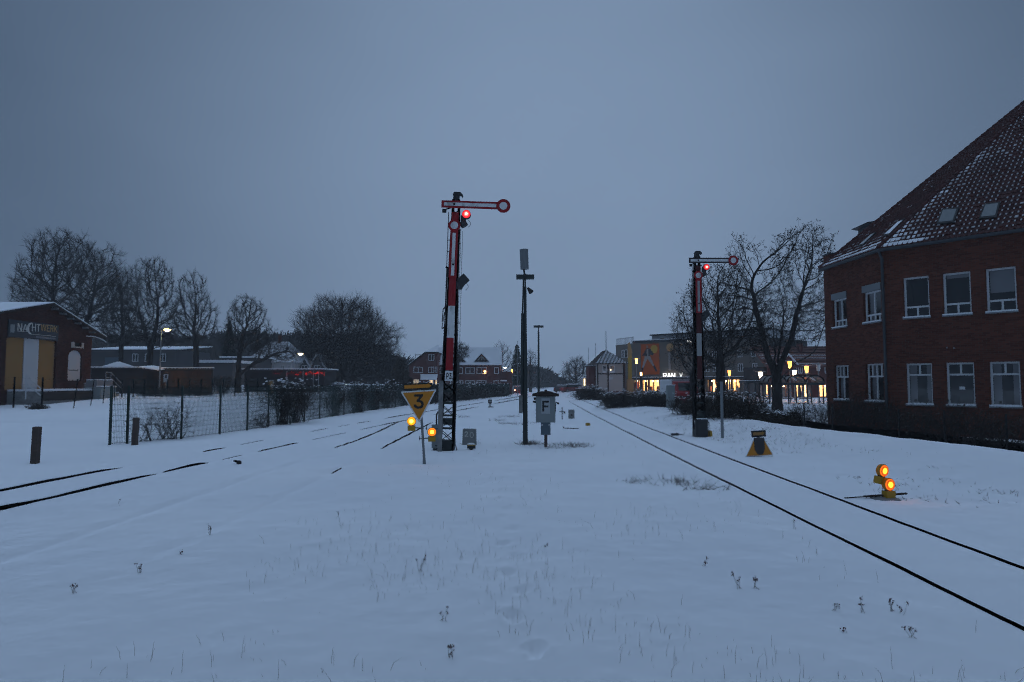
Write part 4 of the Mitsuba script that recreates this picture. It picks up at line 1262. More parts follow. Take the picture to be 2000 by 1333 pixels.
# ---------------------------------------------------------------- brick office building on the right
def office():
    k = thing('office_building', 'red brick office building with a steep tiled hip roof at the right edge', 'building')
    Z1 = 28.0
    c1 = at(1796.5, 747, Z1); c3 = at(1965, 747, Z1 * 81.4 / 88.6)
    d = (c3 - c1)[:2]; Lw = np.linalg.norm(d); d /= Lw
    def meet(px):                                            # where the sight line of a pixel column meets the facade line
        r = ray(px, 747)[:2]
        A = np.array([[r[0], -d[0]], [r[1], -d[1]]]); t, u = np.linalg.solve(A, c1[:2]); return c1[:2] + d * u
    corner = meet(1731)
    right = corner + d * 9.0
    # the left wall runs away from the camera along the tracks
    end = np.array([0, 0.0]); r = ray(1616, 747)[:2]
    dl = np.array([-.035, 1.0]); dl /= np.linalg.norm(dl)
    A = np.array([[r[0], -dl[0]], [r[1], -dl[1]]]); t, u = np.linalg.solve(A, corner); end = corner + dl * u
    zb = -.3
    sc = corner[1] / F_PX
    ze = at(1733, 487, corner[1])[2]                           # eaves
    zw = ze - .02
    # right facade
    R, L = frame_of(corner, right); o = np.array([corner[0], corner[1], 0.0])
    U = lambda px: float(np.dot(meet(px) - corner, d))
    ZR = lambda py, px: at(px, py, meet(px)[1])[2]
    wins = []
    for (a, b_, t1, b1, t0, b0) in ((1770, 1821, 540, 619, 709, 788.5), (1848, 1904, 532, 613.5, 708.5, 793), (1933, 1993, 524, 611, 708, 796)):
        cx = (a + b_) / 2
        wins.append((U(a), U(b_), ZR(b1, cx), ZR(t1, cx), ZR(b0, cx), ZR(t0, cx)))
    zu0, zu1, zg0, zg1 = [float(np.mean([w[i] for w in wins])) for i in (2, 3, 4, 5)]
    wd = float(np.mean([w[1] - w[0] for w in wins])); pitch = float((wins[2][0] - wins[0][0]) / 2)
    xs = [wins[0][0] + pitch * i for i in range(6)]
    holes = [sbox(x, zu0, x + wd, zu1) for x in xs] + [sbox(x, zg0, x + wd, zg1) for x in xs]
    add('facade', wall_with_holes(sbox(0, zb, L, zw), holes, R, o), 'm_brick', k)
    for i, x in enumerate(xs):
        w = window(k, R, o, x, x + wd, zu0, zu1, [('h', .26), ('v', .5, .03, .25)], curtain=False)
        drop = (.0, .12, .55, .2, .0, .3)[i]
        if drop: add('blind', MB(R, o).bb(x + .08, x + wd - .08, .26, .27, zu1 - drop * (zu1 - zu0), zu1), 'm_curtain', w)
        w = window(k, R, o, x, x + wd, zg0, zg1, [('h', .72), ('v', .5, .73, .97)], curtain=i != 1)
        if i == 1: add('paper_note', MB(R, o).bb(x + wd * .42, x + wd * .62, .135, .137, zg0 + .62, zg0 + .74), 'm_frame', w)
        if i in (0, 2): add('flower_pots', MB(R, o).bb(x + wd * .2, x + wd * .3, .26, .36, zg0 + .02, zg0 + .2).bb(x + wd * .62, x + wd * .7, .26, .36, zg0 + .02, zg0 + .26), 'm_leaf', w, kind='stuff')
    add('inner_wall', MB(R, o).bb(.4, L, 1.6, 1.7, zb, zw), 'm_interior', k)
    add('wall_lamp', MB(R, o).bb(xs[1] + .3, xs[1] + .36, -.03, 0, zg1 + .55, zg1 + .6).bb(xs[1] + .05, xs[1] + .1, -.03, 0, zg1 + .58, zg1 + .63), 'm_galv', k)
    # left facade: from its far end (left in the picture) to the corner
    R2, L2 = frame_of(end, corner); o2 = np.array([end[0], end[1], 0.0])
    dd = (corner - end) / L2
    def U2(px):
        r = ray(px, 747)[:2]; A = np.array([[r[0], -dd[0]], [r[1], -dd[1]]]); t, u = np.linalg.solve(A, end); return float(u)
    def Z2(px, py): return at(px, py, (end + dd * U2(px))[1])[2]
    w2 = []
    for (a, b_) in ((1629.5, 1658), (1690.5, 1726)):
        w2.append((U2(a), U2(b_)))
    u0, u1 = Z2(1640, 640), Z2(1640, 573)
    g0, g1 = Z2(1640, 781), Z2(1640, 714)
    holes = [sbox(a, u0, b_, u1) for a, b_ in w2] + [sbox(a, g0, b_, g1) for a, b_ in w2]
    add('facade', wall_with_holes(sbox(0, zb, L2, zw), holes, R2, o2), 'm_brick', k)
    for a, b_ in w2:
        sh = .30
        window(k, R2, o2, a, b_, u0, u1 - sh, [('h', .24), ('v', .5, .03, .97), ('v', .25, .03, .22), ('v', .75, .03, .22)], shutter=sh)
        window(k, R2, o2, a, b_, g0, g1, [('h', .66), ('v', .5, .03, .97), ('v', .25, .68, .97), ('v', .75, .68, .97)])
    add('inner_wall', MB(R2, o2).bb(0, L2 - .5, 1.6, 1.7, zb, zw), 'm_interior', k)
    # end wall and the flat-topped pier at the far end
    R3, L3 = frame_of(end + np.array([9.0, 1.5]), end); o3 = np.array([end[0] + 9, end[1] + 1.5, 0.0])
    add('facade', MB(R3, o3).bb(0, L3 - .02, 0, .3, zb, zw), 'm_brick', k)
    pe = at(1612, 497, end[1] + .5)
    add('brick_pier', MB().bb(pe[0], pe[0] + .85, end[1] + .05, end[1] + .75, zb, pe[2] - .08), 'm_brick', k)
    add('pier_coping', MB().bb(pe[0] - .03, pe[0] + .88, end[1] + .02, end[1] + .78, pe[2] - .08, pe[2]), 'm_gutter', k)
    # roof: corner hips meeting in one apex
    ap = at(2117, 108, 33.5); ap = np.array([ap[0], 33.5, ap[2]])
    ov = .18
    out1 = np.array([d[1], -d[0]]);
    if np.dot(out1, -corner) < 0: out1 = -out1
    out2 = np.array([-dl[1], dl[0]])
    if out2[0] > 0: out2 = -out2
    bis = out1 + out2; bis = bis / (1 + np.dot(out1, out2)) * ov
    C = np.array([*(corner + bis), ze]); D = np.array([*(right + out1 * ov), ze]); E = np.array([*(end + out2 * ov + dl * .12), ze])
    B = np.array([E[0] + 9, E[1] + 2.5, ze])
    decks = []
    for (P, Q) in ((C, D), (E, C), (B, E)):
        slab([P, Q, ap], .12, 'm_tile', 'roof_deck', k, lift=-.03)
    tiles, snow, dust = [], [], []
    rng = np.random.default_rng(5)
    for face, (P, Q) in enumerate(((C, D), (E, C), (B, E))):
        ex = (Q - P); W = np.linalg.norm(ex); ex /= W
        n = np.cross(ex, ap - P); n /= np.linalg.norm(n)
        if n[2] < 0: n = -n
        up = np.cross(n, ex)
        if up[2] < 0: up = -up
        H = np.dot(ap - P, up); xa = np.dot(ap - P, ex)
        tw, th = .195, .335
        for rrow in range(int(H / th)):
            z0 = rrow * th; f0, f1 = z0 / H, min(1, (z0 + th) / H)
            l0, r0 = xa * f1, W + (xa - W) * f0
            l0 = xa * (f0 + f1) / 2; r0 = W + (xa - W) * (f0 + f1) / 2
            i0, i1 = math.ceil(l0 / tw - .35), math.floor(r0 / tw + .35)
            if i1 <= i0: continue
            xs_ = (np.arange(i0, i1) + .5) * tw
            for xx in xs_:
                # pantile: flat pan with a raised roll on its right, tail lifted over the row below
                prof = [(-.5, .012), (-.18, .0), (.12, .016), (.30, .055), (.5, .018)]
                v = []
                for a, hgt in prof:
                    v.append(P + ex * (xx + a * tw) + up * (z0 - .03) + n * (hgt + .030))
                for a, hgt in prof:
                    v.append(P + ex * (xx + a * tw) + up * (z0 + th) + n * (hgt - .004))
                for a, hgt in prof:
                    v.append(P + ex * (xx + a * tw) + up * (z0 - .03) + n * (hgt + .006))
                tiles.append(v)
                # snow left in the pan above each tail, more of it low down and along the hip
                q3 = P + ex * xx + up * z0
                patch = meshkit.fbm(q3[None] * np.array([.55, .55, .8]), 3, seed=8)[0] - .5
                if face == 0:
                    hip = math.exp(-(xx - l0) / .45)
                    amt = .31 + .50 * hip * float(sstep(.8, .3, f0)) + .7 * math.exp(-z0 / .45) * float(1 - sstep(1.0, 2.6, xx)) + rng.normal(0, .08) + .22 * patch
                    amt -= .10 * float(sstep(.35, .7, f0))
                elif face == 1:
                    amt = .1 + 1.15 * math.exp(-z0 / .85) + rng.normal(0, .16) - .2
                else:
                    amt = .2
                if amt > .2:
                    wz = min(.95, amt) * .85 * th if amt > .5 else .30 * th; wx = tw * (.13 if amt < .45 else .28 if amt < .75 else .5)
                    c0 = P + ex * (xx - .12 * tw) + up * (z0 + th * .93 - wz) + n * .032
                    ww = np.array([c0 - ex * wx, c0 + ex * wx, c0 + ex * wx + up * wz, c0 - ex * wx + up * wz])
                    (snow if amt > .62 else dust).append(np.vstack([ww, ww + n * (.018 + .012 * rng.random())]))
    nt = len(tiles); V = np.array(tiles).reshape(-1, 3)
    tri = []
    for i in range(4):
        tri += [[i, i + 1, 6 + i], [i, 6 + i, 5 + i], [10 + i, 11 + i, i + 1], [10 + i, i + 1, i]]
    Fc = (np.arange(nt)[:, None, None] * 15 + np.array(tri)[None]).reshape(-1, 3)
    rk = add('roof_tiles', (V, Fc), 'm_tile', k, kind='stuff')
    for snow_, nm_, bs_ in ((snow, 'roof_snow', 'm_snow_plain'), (dust, 'roof_frost', 'm_dullsnow')):
        sv = np.array(snow_).reshape(-1, 3)
        sf = (np.arange(len(snow_))[:, None, None] * 8 + np.array([[0, 2, 1], [0, 3, 2], [4, 5, 6], [4, 6, 7], [0, 1, 5], [0, 5, 4], [1, 2, 6], [1, 6, 5], [2, 3, 7], [2, 7, 6], [3, 0, 4], [3, 4, 7]])[None]).reshape(-1, 3)
        add(nm_, (sv, sf), bs_, k, kind='stuff')
    # hip tiles
    for (P, nm) in ((C, 0), (E, 1)):
        nseg = int(np.linalg.norm(ap - P) / .36)
        for i in range(nseg):
            a = P + (ap - P) * (i / nseg); b_ = P + (ap - P) * ((i + 1.06) / nseg)
            add('ridge_tile', MB().tube([a + [0, 0, .05], b_ + [0, 0, .035]], [.115, .095], 8), 'm_tile', k)
    # gutters and the downpipe on the corner
    m = MB()
    m.tube([E + [0, 0, -.06], C + [0, 0, -.06], D + [0, 0, -.06]], .075, 10)
    add('gutter', m, 'm_gutter', k)
    q = corner + out1 * .09 + d * .02
    add('downpipe', MB().tube([C + [0, 0, -.08], (q[0], q[1], ze - .45), (q[0], q[1], 3.6), (q[0], q[1], 0)], .055, 10), 'm_gutter', k)
    # skylights
    def on_roof(px, py, P, Q):
        n = np.cross(Q - P, ap - P); r = ray(px, py); t = np.dot(P - CAM, n) / np.dot(r, n); return CAM + r * t
    def skylight(quad, P, Q, snowy):
        pts = [on_roof(*c, P, Q) for c in quad]
        n = np.cross(Q - P, ap - P); n /= np.linalg.norm(n); n = n if n[2] > 0 else -n
        sk = thing_part('skylight', k)
        c = sum(pts) / 4
        add('frame', _prism([c + (p_ - c) * 1.10 for p_ in pts], n, .02, .10), 'm_black', sk)
        add('pane', _prism([c + (p_ - c) * .88 for p_ in pts], n, .1, .112), 'm_snow_plain' if snowy else 'm_skyglass', sk)
    def _prism(pts, n, a, b_):
        v = np.vstack([np.array(pts) + n * a, np.array(pts) + n * b_])
        f = [[0, 2, 1], [0, 3, 2], [4, 5, 6], [4, 6, 7]]
        for i in range(4):
            j = (i + 1) % 4; f += [[i, j, 4 + j], [i, 4 + j, 4 + i]]
        return v, np.array(f)
    skylight([(1832, 440), (1863, 437), (1872, 411), (1842, 413)], C, D, False)
    skylight([(1915, 430), (1946, 427), (1953, 400), (1925, 403)], C, D, False)
    skylight([(1728, 463), (1739, 461), (1768, 432), (1757, 436)], E, C, True)
    skylight([(1679, 483), (1688, 481), (1712, 458), (1704, 461)], E, C, False)
    # small dormer behind the far hip
    q = at(1705, 440, 36.5)
    add('dormer', MB().bb(q[0] - .25, q[0] + 1.2, 36.2, 37.6, q[2] - 1.0, q[2] + .0), 'm_gutter', k)
    add('dormer_roof', MB().flat(Polygon([(q[0] - .55, q[2] + .05), (q[0] + .1, q[2] + .16), (q[0] + 1.4, q[2] + .22), (q[0] + 1.4, q[2] + .06), (q[0] - .2, q[2] - .03)]), 36.0, 37.8), 'm_gutter', k)
    return corner, end, d


mat('m_skyglass', (0.05, 0.075, 0.085), 0.12, spec=0.8)
OC, OE, OD = office()

# low dark wall and the hedge before the office
wpts = [(13.4, 36), (14.1, 30.5), (14.75, 25), (15.5, 20), (16.6, 15)]
m = MB()
for a, b_ in zip(wpts[:-1], wpts[1:]):
    za, zb_ = gz(*a), gz(*b_)
    m.bar((a[0], a[1], za - .02), (b_[0], b_[1], zb_ - .02), .10, .62)
add('garden_edging', m, 'm_darkwall', label='low dark plank edging behind the hedge at the office building', cat='edging')
hl = ['before the office, nearest to the right edge', 'before the office, second from the right edge', 'below the right ground floor windows', 'below the second ground floor window', 'below the first ground floor window', 'in front of the downpipe', 'below the corner windows of the left facade', 'at the far end of the office wall', 'between the tree trunk and the office wall', 'right of the big tree trunk']
hs = [(2010, 872), (1950, 868), (1893, 864), (1843, 858), (1790, 852), (1733, 846), (1690, 842), (1645, 836), (1600, 830), (1560, 824)]
for i, (px, py) in enumerate(hs):
    y = np.interp(px, [1560, 1640, 1730, 1850, 2010], [33, 31, 27.5, 23.3, 20.5])
    x = (px - 1000) / F_PX * y
    hgt = [1.2, 1.15, 1.3, 1.55, 1.25, 1.45, 1.7, 1.5, 1.35, 1.3][i]
    bush('hedge_shrub', 'leafless hedge shrub ' + hl[i], on_ground(x, y), hgt, 1.35, 500 + i, 44, 160, 'shrubs in front of the office building', r=.008)
for i, (px, y) in enumerate(((1568, 31.5), (1623, 30), (1752, 25.5), (1840, 23.2), (1960, 21))):
    x = (px - 1000) / F_PX * y
    add('fence_stake', MB(None, on_ground(x, y)).bb(-.025, .025, -.02, .02, -.1, 1.15), 'm_black', label=['thin dark stake at the left end of the office hedge', 'thin dark stake before the far office corner', 'thin dark stake right of the office downpipe', 'thin dark stake below the middle office window', 'thin dark stake at the right end of the office hedge'][i], cat='stake', group='stakes in the office hedge')

dl_ = [(1385, 822, 37, 1.9, 2.0, 'dense evergreen bush right behind the smaller semaphore signal'), (1420, 826, 36, 2.0, 2.3, 'dense rounded bush behind the plain grey post'), (1455, 828, 35, 1.9, 2.0, 'dark bush sloping down right of the plain grey post'),
       (1345, 812, 41, 1.5, 2.0, 'low dark bush below the red van'), (1490, 825, 34, 1.0, 1.5, 'small dark bush above the covered triangle board'), (1515, 830, 33, .9, 1.4, 'low bush at the foot of the big forked tree'), (1540, 830, 33.5, 1.0, 1.4, 'low twiggy bush right of the forked tree foot')]
for i, (px, py, y, hgt, w, lab) in enumerate(dl_):
    x = (px - 1000) / F_PX * y
    bush('dark_bush', lab, on_ground(x, y), hgt * .70, w, 520 + i, 110, 2600, 'dark bushes on the right bank', r=.009, snow=20)
dl_ = [(1195, 56, 1.5, 'left end of the hedge below the shop windows'), (1222, 55, 1.6, 'hedge bush below the yellow lamp column'), (1250, 54, 1.5, 'hedge bush below the orange poster'), (1275, 53, 1.5, 'hedge bush below the lit shop goods'), (1300, 52, 1.45, 'right end of the hedge beside the grey cabinet')]
for i, (px, y, hgt, lab) in enumerate(dl_):
    x = (px - 1000) / F_PX * y
    bush('hedge_row_bush', lab, on_ground(x, y), hgt * .8, 1.9, 540 + i, 100, 1800, 'hedge below the shops', r=.012, snow=30)
for i, (px, y, hgt, lab) in enumerate(((1137, 84, 1.5, 'dark bush at the left of the clump before the signal box'), (1152, 80, 1.6, 'middle bush of the clump before the signal box'), (1166, 76, 1.3, 'right bush of the clump before the signal box'), (1190, 66, 1.0, 'reddish low bush in front of the signal box wall'))):
    x = (px - 1000) / F_PX * y
    bush('bank_bush', lab, on_ground(x, y), hgt, 1.8, 550 + i, 90, 1300, 'bushes before the signal box', r=.014, snow=25)

# ---------------------------------------------------------------- left yard
def wz(px, py, y): return at(px, py, y)[2]
def wx(px, y): return (px - 1000) / F_PX * y


def club():
    k = thing('club_building', 'old brick goods shed with orange boarded gate, white arched door and snowy gable roof', 'building')
    y = 61.0
    A, Bp = np.array([-36.8, 44.0]), np.array([-36.5, 59.2])       # front wall, slightly turned
    R, L = frame_of(A, Bp); o = np.array([A[0], A[1], 0.0])
    dd = (Bp - A) / L
    def U(px):
        r = ray(px, 747)[:2]; M_ = np.array([[r[0], -dd[0]], [r[1], -dd[1]]]); t, u = np.linalg.solve(M_, A); return float(u)
    def Zp(px, py): return at(px, py, (A + dd * U(px))[1])[2]
    zg = 1.0
    apex = (U(86), Zp(86, 595)); er = (L, Zp(178, 651)); 
    slope = (apex[1] - er[1]) / (er[0] - apex[0])
    el = (0.0, apex[1] - slope * apex[0] * .72)
    outline = Polygon([(0, zg - 1), (L, zg - 1), (L, er[1]), apex, (0, el[1])])
    gate = sbox(U(9), Zp(60, 762), U(108), Zp(60, 662))
    zd0, zd1 = Zp(145, 744), Zp(145, 697)
    xd0, xd1 = U(131.5), U(158.5); c = (xd0 + xd1) / 2; rd = (xd1 - xd0) / 2
    door = unary_union([sbox(xd0, zd0, xd1, zd1), Polygon([(c + rd * math.cos(a), zd1 + .62 * rd * math.sin(a)) for a in np.linspace(0, math.pi, 16)])])
    vent = sbox(U(143), Zp(148, 677), U(156), Zp(148, 670))
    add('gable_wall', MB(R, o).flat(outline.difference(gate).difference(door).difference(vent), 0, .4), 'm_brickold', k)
    gk = thing_part('gate', k)
    for i, (a, b_, col) in enumerate(((9, 47, 'm_board'), (47.3, 76, 'm_whitewall'), (76.3, 108, 'm_board'))):
        add('leaf', MB(R, o).bb(U(a), U(b_) - .02, .16 - .05 * (i == 1), .22, Zp(60, 762), Zp(60, 662)), col, gk)
    add('arch_brick', MB(R, o).flat(Polygon([(U(8), Zp(60, 665)), (U(8), Zp(60, 661)), (U(109), Zp(60, 661)), (U(109), Zp(60, 665)), (U(100), Zp(60, 662.5)), (U(58), Zp(60, 661.6)), (U(18), Zp(60, 662.5))]), -.03, .1), 'm_brickold', gk)
    dk = add('arched_door', MB(R, o).flat(door.buffer(-.02), .12, .2), 'm_whitewall', k)
    add('door_band', MB(R, o).bb(xd0 + .25, xd1 - .25, .112, .1195, Zp(145, 725), Zp(145, 722.5)), 'm_galv', dk)
    vk = add('vent_opening', MB(R, o).flat(vent, .2, .3), 'm_interior', k)
    add('pale_stones', MB(R, o).bb(U(136), U(142.6), -.02, .1, Zp(148, 680), Zp(148, 669)).bb(U(156.4), U(161), -.02, .1, Zp(148, 680), Zp(148, 669)).bb(U(142.8), U(156), -.02, .1, Zp(148, 680), Zp(148, 677.4)), 'm_plaster', vk)
    sg = add('sign_board', MB(R, o).bb(U(10), U(108), -.10, -.01, Zp(60, 662.5), Zp(60, 630)), 'm_signdark', k)
    for s_, a, b_, col in (('NA', 26.5, 46, 'm_letter'), ('HT', 55, 71, 'm_letter'), ('WERK', 72, 104.5, 'm_letterwarm')):
        m = meshkit.text_mesh(s_, 1.0, .03, False); v = np.array(m.vertices); v[:, :2] -= v[:, :2].min(0); v[:, 0] *= (U(b_) - U(a)) / v[:, 0].max()
        zc = Zp((a + b_) / 2, 648); hh = Zp(60, 633) - Zp(60, 648)
        v[:, 1] *= hh * (1.0 if s_ != 'WERK' else .88) / v[:, 1].max()
        add('lettering', MB(R, o).raw(np.stack([U(a) + v[:, 0], -.105 - v[:, 2], zc + v[:, 1]], 1), np.array(m.faces)), col, sg)
    cm = (U(53.5), Zp(60, 643)); r0 = Zp(60, 631.5) - cm[1]
    moon = disc(cm[0], cm[1], r0).difference(disc(cm[0] + r0 * .42, cm[1], r0 * .93)).intersection(sbox(cm[0] - r0, cm[1] - r0, cm[0] + r0 * .2, cm[1] + r0))
    add('moon', MB(R, o).flat(moon, -.135, -.105), 'm_letter', sg)
    add('underline', MB(R, o).bb(U(27), U(44), -.12, -.105, Zp(60, 650.6), Zp(60, 649.9)).bb(U(56), U(103), -.12, -.105, Zp(60, 653.8), Zp(60, 653.1)), 'm_letter', sg)
    add('subtitle_strip', MB(R, o).bb(U(64), U(102), -.115, -.105, Zp(60, 660), Zp(60, 656.5)), 'm_curtain', sg)
    add('notice', MB(R, o).bb(U(12.5), U(21), -.125, -.105, Zp(60, 654), Zp(60, 639)), 'm_greybox', sg)
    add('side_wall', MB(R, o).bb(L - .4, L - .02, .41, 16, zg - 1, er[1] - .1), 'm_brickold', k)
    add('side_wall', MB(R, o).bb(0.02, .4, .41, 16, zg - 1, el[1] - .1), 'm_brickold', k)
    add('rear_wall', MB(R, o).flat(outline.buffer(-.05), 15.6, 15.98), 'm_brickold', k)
    # roof: two planes running back, with a snow sheet over them and bargeboards
    back = np.array([R[0, 1], R[1, 1]]) * 16
    def W(u, z, off=0): p_ = A + dd * u - np.array([R[0, 1], R[1, 1]]) * .55 * (off == 0) + back * (off == 1); return np.array([p_[0], p_[1], z])
    ov = 1.15
    rr = (er[0] + ov, er[1] - slope * ov)
    for nm, bs, lift, th in (('roof_deck', 'm_wood', .12, .14), ('roof_snow', 'm_snow_plain', .20, .075)):
        slab([W(apex[0], apex[1]), W(rr[0], rr[1]), W(rr[0], rr[1], 1), W(apex[0], apex[1], 1)], th, bs, nm, k, lift)
        slab([W(-1, el[1] - slope * .72), W(apex[0], apex[1]), W(apex[0], apex[1], 1), W(-1, el[1] - slope * .72, 1)], th, bs, nm, k, lift)
    for i in range(6):
        u = apex[0] + (er[0] - apex[0]) * (i + .6) / 6; z = apex[1] - slope * (u - apex[0]); add('purlin_end', MB(R, o).bb(u - .08, u + .08, -.5, .0, z - .16, z - .02), 'm_galv', k)
    t = np.linspace(0, 1, 10)
    x0, x1 = U(158), U(178)
    add('lamp_arm', MB(R, o).tube(np.stack([x0 + (x1 - x0) * t, -.3 - .9 * t, Zp(160, 657) - (.05 + (Zp(160, 657) - Zp(160, 666))) * t ** 3], -1), .045, 7), 'm_whitewall', k)
    # loading ramp with snow, steps and railings
    zr = Zp(60, 762.5)
    add('loading_ramp', MB(R, o).bb(U(14), U(122), -2.6, -.02, .2, zr - .06), 'm_concrete', k)
    add('ramp_snow', MB(R, o).bb(U(14) - .02, U(122), -2.62, -.02, zr - .06, zr + .08), 'm_snow_plain', k)
    add('ramp_edge', MB(R, o).bb(U(14), U(122), -2.68, -2.601, zr - .75, zr - .065), 'm_wood', k)
    st = thing_part('steps', k)
    zs0 = Zp(160, 744) - .25
    for i in range(5):
        add('step', MB(R, o).bb(U(150) + .5 * i, U(150) + .5 * (i + 1.1), -2.4, -.6, .2, zs0 - .26 * i), 'm_concrete', st)
        add('step_snow', MB(R, o).bb(U(150) + .5 * i, U(150) + .5 * (i + 1), -2.42, -.6, zs0 - .26 * i, zs0 - .26 * i + .06), 'm_snow_plain', st)
    m = MB(R, o)
    for yy in (-2.45,):
        x0 = U(150); x1 = U(150) + 2.2
        for dz in (.95, .5): m.tube([(x0, yy, zs0 + dz), (x0 + .7, yy, zs0 + dz), (x1 + .2, yy, zs0 - 1.0 + dz), (x1 + .2, yy, zs0 - 1.35)], .035, 6)
        m.tube([(x0, yy, zs0 - .3), (x0, yy, zs0 + .95)], .035, 6); m.tube([(x0 + .7, yy, zs0 - .3), (x0 + .7, yy, zs0 + .95)], .035, 6)
    add('railing', m, 'm_galv', k)
    m = MB(R, o); x0 = U(0)
    for dz in (.95, .45): m.tube([(x0 - .8, -2.5, zr + dz + .1), (x0 + 1.0, -2.5, zr + dz - 1.0)], .04, 6)
    m.tube([(x0 - .8, -2.5, zr - .6), (x0 - .8, -2.5, zr + 1.05)], .04, 6)
    add('railing', m, 'm_whitewall', k)
    bx = thing('salt_bin', 'pale boxy bin with snow on its ledges in front of the white arched door', 'bin')
    add('lower_part', MB(R, o).bb(U(119), U(151), -3.3, -2.0, .6, Zp(140, 756)), 'm_greybox', bx)
    add('upper_part', MB(R, o).bb(U(120.5), U(154), -2.9, -2.0, Zp(140, 756), Zp(140, 743)), 'm_curtain', bx)
    add('snow_layer', MB(R, o).bb(U(118.5), U(151), -3.35, -2.91, Zp(140, 756), Zp(140, 754)).bb(U(120.5), U(154), -2.9, -2.0, Zp(140, 743), Zp(140, 741.5)), 'm_snow_plain', bx)


club()


def long_box(name, label, cat, x0p, x1p, y, top, bot, bsdf, depth=6, snow=.18, roof_over=.15, parts=()):
    k = thing(name, label, cat)
    x0, x1 = wx(x0p, y), wx(x1p, y); zt, zb = wz(x0p, top, y), wz(x0p, bot, y) - .8
    add('wall', MB().bb(x0, x1, y, y + depth, zb, zt), bsdf, k)
    add('roof_slab', MB().bb(x0 - roof_over, x1 + roof_over, y - roof_over, y + depth, zt, zt + .12), 'm_gutter', k)
    add('roof_snow', MB().bb(x0 - roof_over, x1 + roof_over, y - roof_over, y + depth, zt + .12, zt + .12 + snow), 'm_snow_plain', k)
    return k


# hall behind with a snowy pent roof
k = thing('storage_hall', 'long grey hall with shallow snowy roof behind the bare trees', 'building')
y = 92
x0, x1 = wx(170, y), wx(345, y); ze_ = wz(200, 684, y)
add('wall', MB().bb(x0, x1, y, y + 10, 0, ze_), 'm_greyplaster', k)
slab([(x0 - .4, y - .4, ze_), (x1 + .4, y - .4, ze_), (x1 + .4, y + 10, ze_ + .9), (x0 - .4, y + 10, ze_ + .9)], .12, 'm_snow_plain', 'roof_snow', k, .12)
k2 = add('gate', MB().bb(wx(205, y), wx(232, y), y - .06, y, .5, ze_ - 1), 'm_bluegrey', k)
for px in (258, 283, 312):
    simple_window(k, np.eye(3), np.array([0, y, 0.]), wx(px, y), wx(px + 12, y), ze_ - 1.6, ze_ - .5, 2)
k = thing('party_tent', 'snow covered pyramid tent roof right of the brick club building', 'tent')
y = 70
cx, zc = wx(213, y), wz(213, 705, y); zb_ = wz(213, 721, y); hw = 33 * y / F_PX
v = [(cx - hw, y, zb_), (cx + hw, y, zb_), (cx + hw, y + 2 * hw, zb_), (cx - hw, y + 2 * hw, zb_), (cx, y + hw, zc)]
add('canopy', (np.array(v + [(a, b_, c - .1) for a, b_, c in v]), np.array([[0, 1, 4], [1, 2, 4], [2, 3, 4], [3, 0, 4], [5, 9, 6], [6, 9, 7], [7, 9, 8], [8, 9, 5], [0, 5, 6], [0, 6, 1], [1, 6, 7], [1, 7, 2], [2, 7, 8], [2, 8, 3], [3, 8, 5], [3, 5, 0]])), 'm_snow_plain', k)
add('valance', MB().bb(cx - hw, cx + hw, y - .02, y, zb_ - .35, zb_ - .1), 'm_curtain', k)
for sx in (-1, 1):
    add('leg', MB().bb(cx + sx * hw - .05, cx + sx * hw + .05, y, y + .1, .8, zb_ - .1), 'm_steel', k)
long_box('plank_shed', 'dark flat shed with a thin snow edge beside the club building', 'shed', 179, 282, 66, 721, 758, 'm_darkwall', 4, .12)
k = long_box('plank_wall', 'dark brown plank wall with snow on top behind the left street lamp', 'wall', 281, 414, 64, 722, 760, 'm_wood', .3, .10, .12)
for i in range(14):
    a = wx(281, 64) + i * .46
    add('plank', MB().bb(a + .01, a + .44, 63.96, 63.995, 1.0, wz(281, 723, 64)), 'm_wood', k)
k = thing('awning', 'sagging snow covered awning at the left end of the plank wall', 'awning')
slab([(wx(276, 63), 62.6, wz(280, 716, 63)), (wx(312, 63), 62.6, wz(312, 722, 63)), (wx(312, 63), 65, wz(312, 719, 63)), (wx(276, 63), 65, wz(280, 713, 63))], .1, 'm_snow_plain', 'snow_sheet', k, 0)
add('bracket', MB().bar((wx(281, 63), 63.9, wz(281, 726, 63)), (wx(284, 63), 62.7, wz(283, 718, 63)), .06), 'm_steel', k)
k = long_box('beer_pavilion', 'dark flat-roofed pavilion hung with red fairy lights', 'pavilion', 478, 634, 74, 724, 757, 'm_darkwall', 5, .10, .25)
rng = np.random.default_rng(9)
fl = thing('fairy_lights', 'string of small red fairy lights under the dark pavilion roof', 'fairy lights')
m, cab = MB(), MB()
for i in range(70):
    u = rng.random() ** .6
    px = 530 + 104 * u; py = 729 + (3.0 * math.sin(px * .35)) * .6 + rng.normal(0, 1.3)
    q = at(px, py, 73.6)
    m.ball(q, .022, 0)
add('bulbs', m, 'm_lampred', fl, emit=(2.6, .05, .03), kind='stuff')
pts = [at(px, 728 + 2.0 * math.sin(px * .35), 73.65) for px in np.linspace(528, 635, 40)]
add('cable', MB().tube(pts, .012, 4), 'm_black', fl)
m = MB()
for px in (560, 592, 612, 622):
    m.bb(wx(px, 73.9), wx(px, 73.9) + .08, 73.85, 73.95, .8, wz(px, 725, 73.9))
add('posts', m, 'm_galv', k)
long_box('garage', 'low flat-roofed garage with thick snow left of the rounded tree', 'garage', 388, 455, 84, 711, 740, 'm_greyplaster', 6, .35, .2)
long_box('side_building', 'grey flat annex with snow line left of the white house', 'building', 432, 500, 90, 701, 740, 'm_greyplaster', 6, .2, .2)

